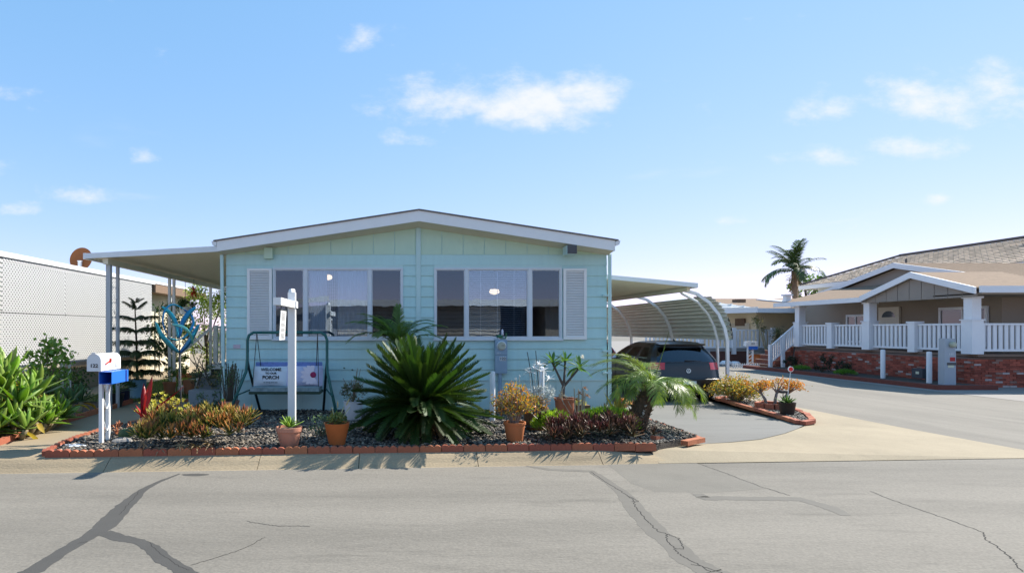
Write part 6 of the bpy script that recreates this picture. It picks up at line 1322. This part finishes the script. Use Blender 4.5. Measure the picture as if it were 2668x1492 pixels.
def tree(name, label, loc, h, rx, rz, ncl, per, size, cols, tr=.12):
    t = thing(name, label, 'tree', loc); K, P = clumps(ncl, per, rx, rx, rz, h, rx*.26); V,Fc,C = leafcloud(P,size,cols,.5,.2); npmesh('crown',V,Fc,mat('leaf_v', (.1,.2,.05), .5, .15, 8, vcol=True, trans=.32),C,t)
    b = MB().tube([(0,0,-.2),(.05,0,h*.4),(0,0,h*.8)],[tr,tr*.8,tr*.6],8)
    for i in range(12): k = K[i]; b.tube([(0,0,h*.5),tuple(np.array(k)*.5+np.array([0,0,h*.3])),tuple(k)],[tr*.5,tr*.35,tr*.12],5)
    b.build('trunk', mat('bark',(.13,.10,.075),.95,.2,8), t); return t
p = at(2105,735,50); tree('leafy_tree', 'bright green tree beside the tall far palm', (p.x,50,-.2), 5.3, 1.25, 1.5, 34, 60, .22, [(.08,.16,.03),(.05,.11,.025),(.11,.2,.04)])
p = at(2150,740,55); tree('leafy_tree', 'low green tree behind the tiled roof house', (p.x,55,-.2), 4.9, 1.2, .9, 24, 50, .22, G1)
# vine covered corner under the awning
p = at(500,820,19.0); tree('flowering_vine', 'sunlit yellow green vine bush behind the porch rail', (-6.15,19.4,0), 1.75, .85, 1.25, 46, 90, .085, [(.28,.36,.05),(.36,.42,.08),(.18,.26,.04),(.12,.18,.04)], .05)
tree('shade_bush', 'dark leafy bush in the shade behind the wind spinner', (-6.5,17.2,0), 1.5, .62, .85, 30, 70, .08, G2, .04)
t = thing('hanging_plant', 'hanging white pot with trailing green under the awning', 'hanging plant', (-5.75,16.4,1.98)); pot(t, .17, .2, M_white, flat=True); MB().tube([(0,0,.2),(0,0,.9)],.006,4).build('chain', M_dgrey, t)
K,P = clumps(14,30,.24,.24,.12,.26,.07); V,Fc,C = leafcloud(P,.08,G2,.4,-.2); npmesh('foliage',V,Fc,MATS['leaf_v'],C,t)
t = thing('hanging_flower', 'red spiky bromeliad flower hanging under the awning', 'hanging plant', (-5.45,16.2,2.58)); inst(ros_mesh(strap(.22,.035,4,-.3,.2,0,.4), 40, rad(-70), rad(85), .9).mesh('flower', mat('red_spike',(.45,.04,.02),.6,.15,trans=.2,tcol=(1.6,.8,.6)), True),'flower',t,TRS()); MB().tube([(0,0,.05),(0,0,.33)],.005,4).build('wire', M_dgrey, t)
# norfolk pine in blue pot
t = thing('norfolk_pine', 'tiered norfolk pine in a large blue pot before the lattice', 'potted tree', (-6.02,14.0,0)); pot(t, .21, .42, mat('blue_glaze',(.20,.36,.50),.3,.08), flat=True, taper=.85)
MB().tube([(0,0,.35),(-.02,0,1.3),(-.06,0,2.2)],[.03,.024,.01],7).build('trunk', mat('pine_bark',(.06,.05,.035),.9,.2), t); Mn = mat('pine_branch',(.04,.06,.018),.6,.2,5,orand=.2,trans=.1)
BR = [frond(1.,60,.26,.030,a_,-.1,.6,.10,.9,.018,.25,.3,rise=.25).mesh('branch', Mn) for a_ in (.5,.9)]
for z, L, n in ((.55,.6,7),(.78,.66,7),(1.0,.62,6),(1.25,.58,6),(1.52,.55,6),(1.8,.48,5),(2.02,.33,5),(2.18,.2,5)):
    for k in range(n): inst(BR[0 if z > 1.5 else 1],'branch',t,TRS((-.03,0,z),2*PI*k/n+z*3,rad(8 if z < 2 else 35),0,(L,L,L)))
GRS = [strap(.42,.014,5,-.7,.3,0,.2).mesh('blade', mat('pot_grass',(.12,.17,.04),.6,.1,trans=.3,orand=.2))]
ros_inst(t, GRS, 26, (0,0,.4), rad(30), rad(80), 1.1, .8, 'blade')
# pots around the walkway end
t = thing('potted_lily', 'green strap leaved plant in a black nursery pot by the blue pot', 'potted plant', (-5.75,12.35,0)); pot(t, .17, .26, M_black, flat=True)
ros_inst(t, [strap(.42,.05,6,-.9,.25,0,.4).mesh('leaf', mat('lily_leaf',(.05,.10,.03),.4,.1,trans=.25,orand=.2), True)], 18, (0,0,.25), rad(30), rad(82), 1., .8)
t = thing('dark_pot', 'dark blue glazed pot beside the large blue pot', 'pot', (-5.86,12.9,0)); pot(t, .15, .3, mat('navy_glaze',(.015,.02,.05),.3,.1), flat=True, taper=.9)
needle_bush('pot_grass', 'dark wispy foliage spilling from the dark blue pot', (-5.86,12.9,.28), .22,.22,.14, 700, [(.03,.06,.02),(.04,.08,.025)], .12)
t = thing('potted_shrub', 'small leafy shrub in a red clay pot at the awning post', 'potted plant', (-5.5,14.6,0)); pot(t, .16, .3, M_terra); K,P = clumps(14,26,.17,.17,.16,.5,.05); V,Fc,C = leafcloud(P,.06,G1,.3,.6); npmesh('foliage',V,Fc,MATS['leaf_v'],C,t)
t = thing('clay_pot', 'stacked empty clay pot beside the potted shrub', 'pot', (-5.08,14.75,0)); pot(t, .16, .34, M_terra)
t = thing('clay_saucer', 'upturned dark clay saucer on the path', 'saucer', (-5.55,14.15,0)); MB().lathe([(.12,0),(.13,.05),(.11,.06),(.001,.06)],16).build('saucer', mat('dark_clay',(.16,.07,.045),.8,.1), t)
# brick circle far lawn
fb = thing('brick_circle', 'curved red brick border on the far lawn', 'edging', (-6.6,20,0))
for k in range(9): a = PI*1.1+k*.25; o = inst(PB,'edging_brick',fb); o.location = (1.1*math.cos(a)+.2,1.1*math.sin(a)+.6,0); o.rotation_euler = (0,0,a+PI/2); o.scale = (1.2,1.4,2.4)
shrub('leafy_shrub', 'pale green flowering shrub on the far lawn by the awning posts', (-6.75,18.6,0), .3,.35,.5, 22, 36, .09, [(.16,.22,.07),(.2,.24,.1),(.10,.16,.05)], .08)
# succulents table left of the corner
t = thing('succulent_stand', 'grey tiered stand crowded with succulents beside the house corner', 'plant stand', (-3.95,12.6,0)); MB().box(-.35,.3,-.15,.2,0,.32).box(-.25,.3,.2,.5,0,.55).build('stand', mat('stand_grey',(.25,.27,.30),.7,.1), t)
SC_ = [(.10,.14,.10),(.16,.17,.09),(.07,.12,.09),(.30,.24,.12),(.09,.12,.05),(.05,.08,.04)]
for i in range(13):
    x, y, z = R.uniform(-.35,.35), R.uniform(-.2,.4), R.choice((.32,.36,.55,.6)); col = R.choice(SC_)
    inst(ros_mesh(strap(.11,.04,4,.6,.35,.1,.5), 15, rad(5), rad(80), .6).mesh('rosette', mat('succ%d' % SC_.index(col), col, .5, .1, trans=.15, orand=.2), True),'rosette',t,TRS((x,y,z),0,0,0,R.uniform(.8,1.5)))
K,P = clumps(22,30,.42,.3,.3,.62,.09); V,Fc,C = leafcloud(P,.05,SC_,.4,.3); npmesh('foliage',V,Fc,MATS['leaf_v'],C,t)
st = MB()
for i in range(6): st.tube([(R.uniform(-.3,.2),R.uniform(-.1,.2),.4),(R.uniform(-.35,.2),.0,.75),(R.uniform(-.45,.1),-.05,R.uniform(.9,1.15))],[.014,.012,.008],5)
st.build('stem', mat('dark_stem',(.10,.08,.06)), t)
shrub('corner_succulents', 'blue green low succulents on the grass at the house corner', (-3.55,11.5,0), .26,.2,.22,18,26,.05,[(.09,.14,.09),(.12,.17,.10),(.07,.11,.07)],.06,5,cat='succulent')
o = MB().box(-4.2,-3.3,11.02,11.1,0,.07).build('timber_edge', mat('grey_timber',(.2,.21,.23),.9,.1), None); tag(o,'grey timber edge between pebbles and grass at the corner','edging')
# electric meter on the front wall
t = thing('meter_cabinet', 'blue painted electric meter cabinet numbered 122 on the front wall', 'meter cabinet', (1.96,11.42,.62)); M_mc = mat('blue_cabinet',(.26,.36,.46),.55,.05)
z0, z1 = at(0,972,11.4).z-.62, at(0,884,11.4).z-.62; MB().box(-.115,.11,-.045,.05,z0,z1).build('cabinet', M_mc, t); MB().box(-.115,.11,-.048,-.0455,z1-.29,z1-.284).build('seam', M_dgrey, t)
MB().tube([(-.02,0,-.62),(-.02,0,z0)],.035,8).build('conduit', M_mc, t)
for r, m_, y_ in ((.088,M_alu,-.05),(.075,mat('meter_face',(.42,.44,.36),.25,.1),-.075)):
    MB().lathe([(r,0),(r,.03),(r*.85,.04),(.001,.042)],22).build('meter_ring' if r > .08 else 'meter_dial', m_, t, auto=True).matrix_basis = Matrix.Translation((0,y_+.02,z1-.115))@Matrix.Rotation(PI/2,4,'X')
MB().box(-.005,.05,-.1,-.096,z1-.115,z1-.107).build('display', M_black, t)
MB().box(-.035,.085,-.05,-.046,z1-.40,z1-.32).build('number_plate', mat('plate_pale',(.62,.66,.7),.5,.03), t); text('122','number',M_black,t,(.025,-.052,z1-.36),.075,bold=.002)
text('S/E 4','marking',M_white,t,(-.05,-.05,z1-.255),.035); 
# gnome on scooter ornament (plain)
t = thing('scooter_ornament', 'small green scooter ornament with white rider on the meter cabinet', 'ornament', (1.99,11.38,1.385)); Mgo = mat('ornament_green',(.03,.14,.07),.4,.1)
for x in (-.065,.07): MB().lathe([(.001,-.008),(.022,-.008),(.022,.008),(.001,.008)],12).build('wheel', M_white, t).matrix_basis = Matrix.Translation((x,0,.022))@Matrix.Rotation(PI/2,4,'X')
MB().box(-.07,.05,-.015,.015,.015,.03).bar((.05,0,.02),(.065,0,.11),.02,.02).bar((.045,0,.12),(.085,0,.115),.01,.01).lathe([(.001,.03),(.045,.04),(.05,.06),(.03,.085),(.001,.09)],10,(-.06,0,0),1.3,.6).build('scooter', Mgo, t)
MB().lathe([(.001,.08),(.028,.085),(.022,.12),(.018,.128),(.024,.14),(.02,.165),(.006,.195),(.001,.2)],10,(-.01,0,0),1,.8).build('rider', mat('ornament_white',(.62,.62,.72),.6,.1), t, smooth=True)
# ================================================================ HOUSE ACROSS THE STREET (mirrored in the windows)
oh = thing('opposite_house', 'beige lap sided house across the street, mirrored in the front windows', 'house', (3,-9,0)); M_bg = mat('beige_siding',(.60,.53,.44),.8,.04)
OYv = -7.6; MB().box(-3,5.2,OYv-8,OYv,-.14,2.85).box(7.5,9.5,OYv-8,OYv,-.14,2.85).build('wall', M_bg, oh, w=True)
for k in range(14): MB().box(-3,5.2,OYv+.002,OYv+.03,.1+k*.2,.115+k*.2).build('lap_line', mat('lap_shade',(.16,.14,.12),.9,.05), oh, w=True)
MB().box(5.2,7.5,OYv-6,OYv-5.9,-.14,2.85).build('carport_back', mat('porch_shade',(.045,.045,.05)), oh, w=True)
MB().box(-3.4,10,OYv-8.4,OYv+.5,2.86,3.0).build('roof_deck', M_shing, oh, w=True); MB().box(-3.4,10,OYv+.5,OYv+.55,2.72,3.05).build('fascia', M_white, oh, w=True)
MB().prism([(-3.4,OYv+.4,3.0),(-14,OYv+.4,1.9),(-14,OYv+.4,2.1),(-3.4,OYv+.4,3.25)],(0,.06,0)).build('fascia', M_white, oh, w=True); MB().prism([(-3.02,OYv,-.14),(-13,OYv,-.14),(-13,OYv,1.9),(-3.02,OYv,2.9)],(0,-8,0)).build('wing_wall', mat('grey_wall',(.33,.34,.36),.8,.05), oh, w=True)
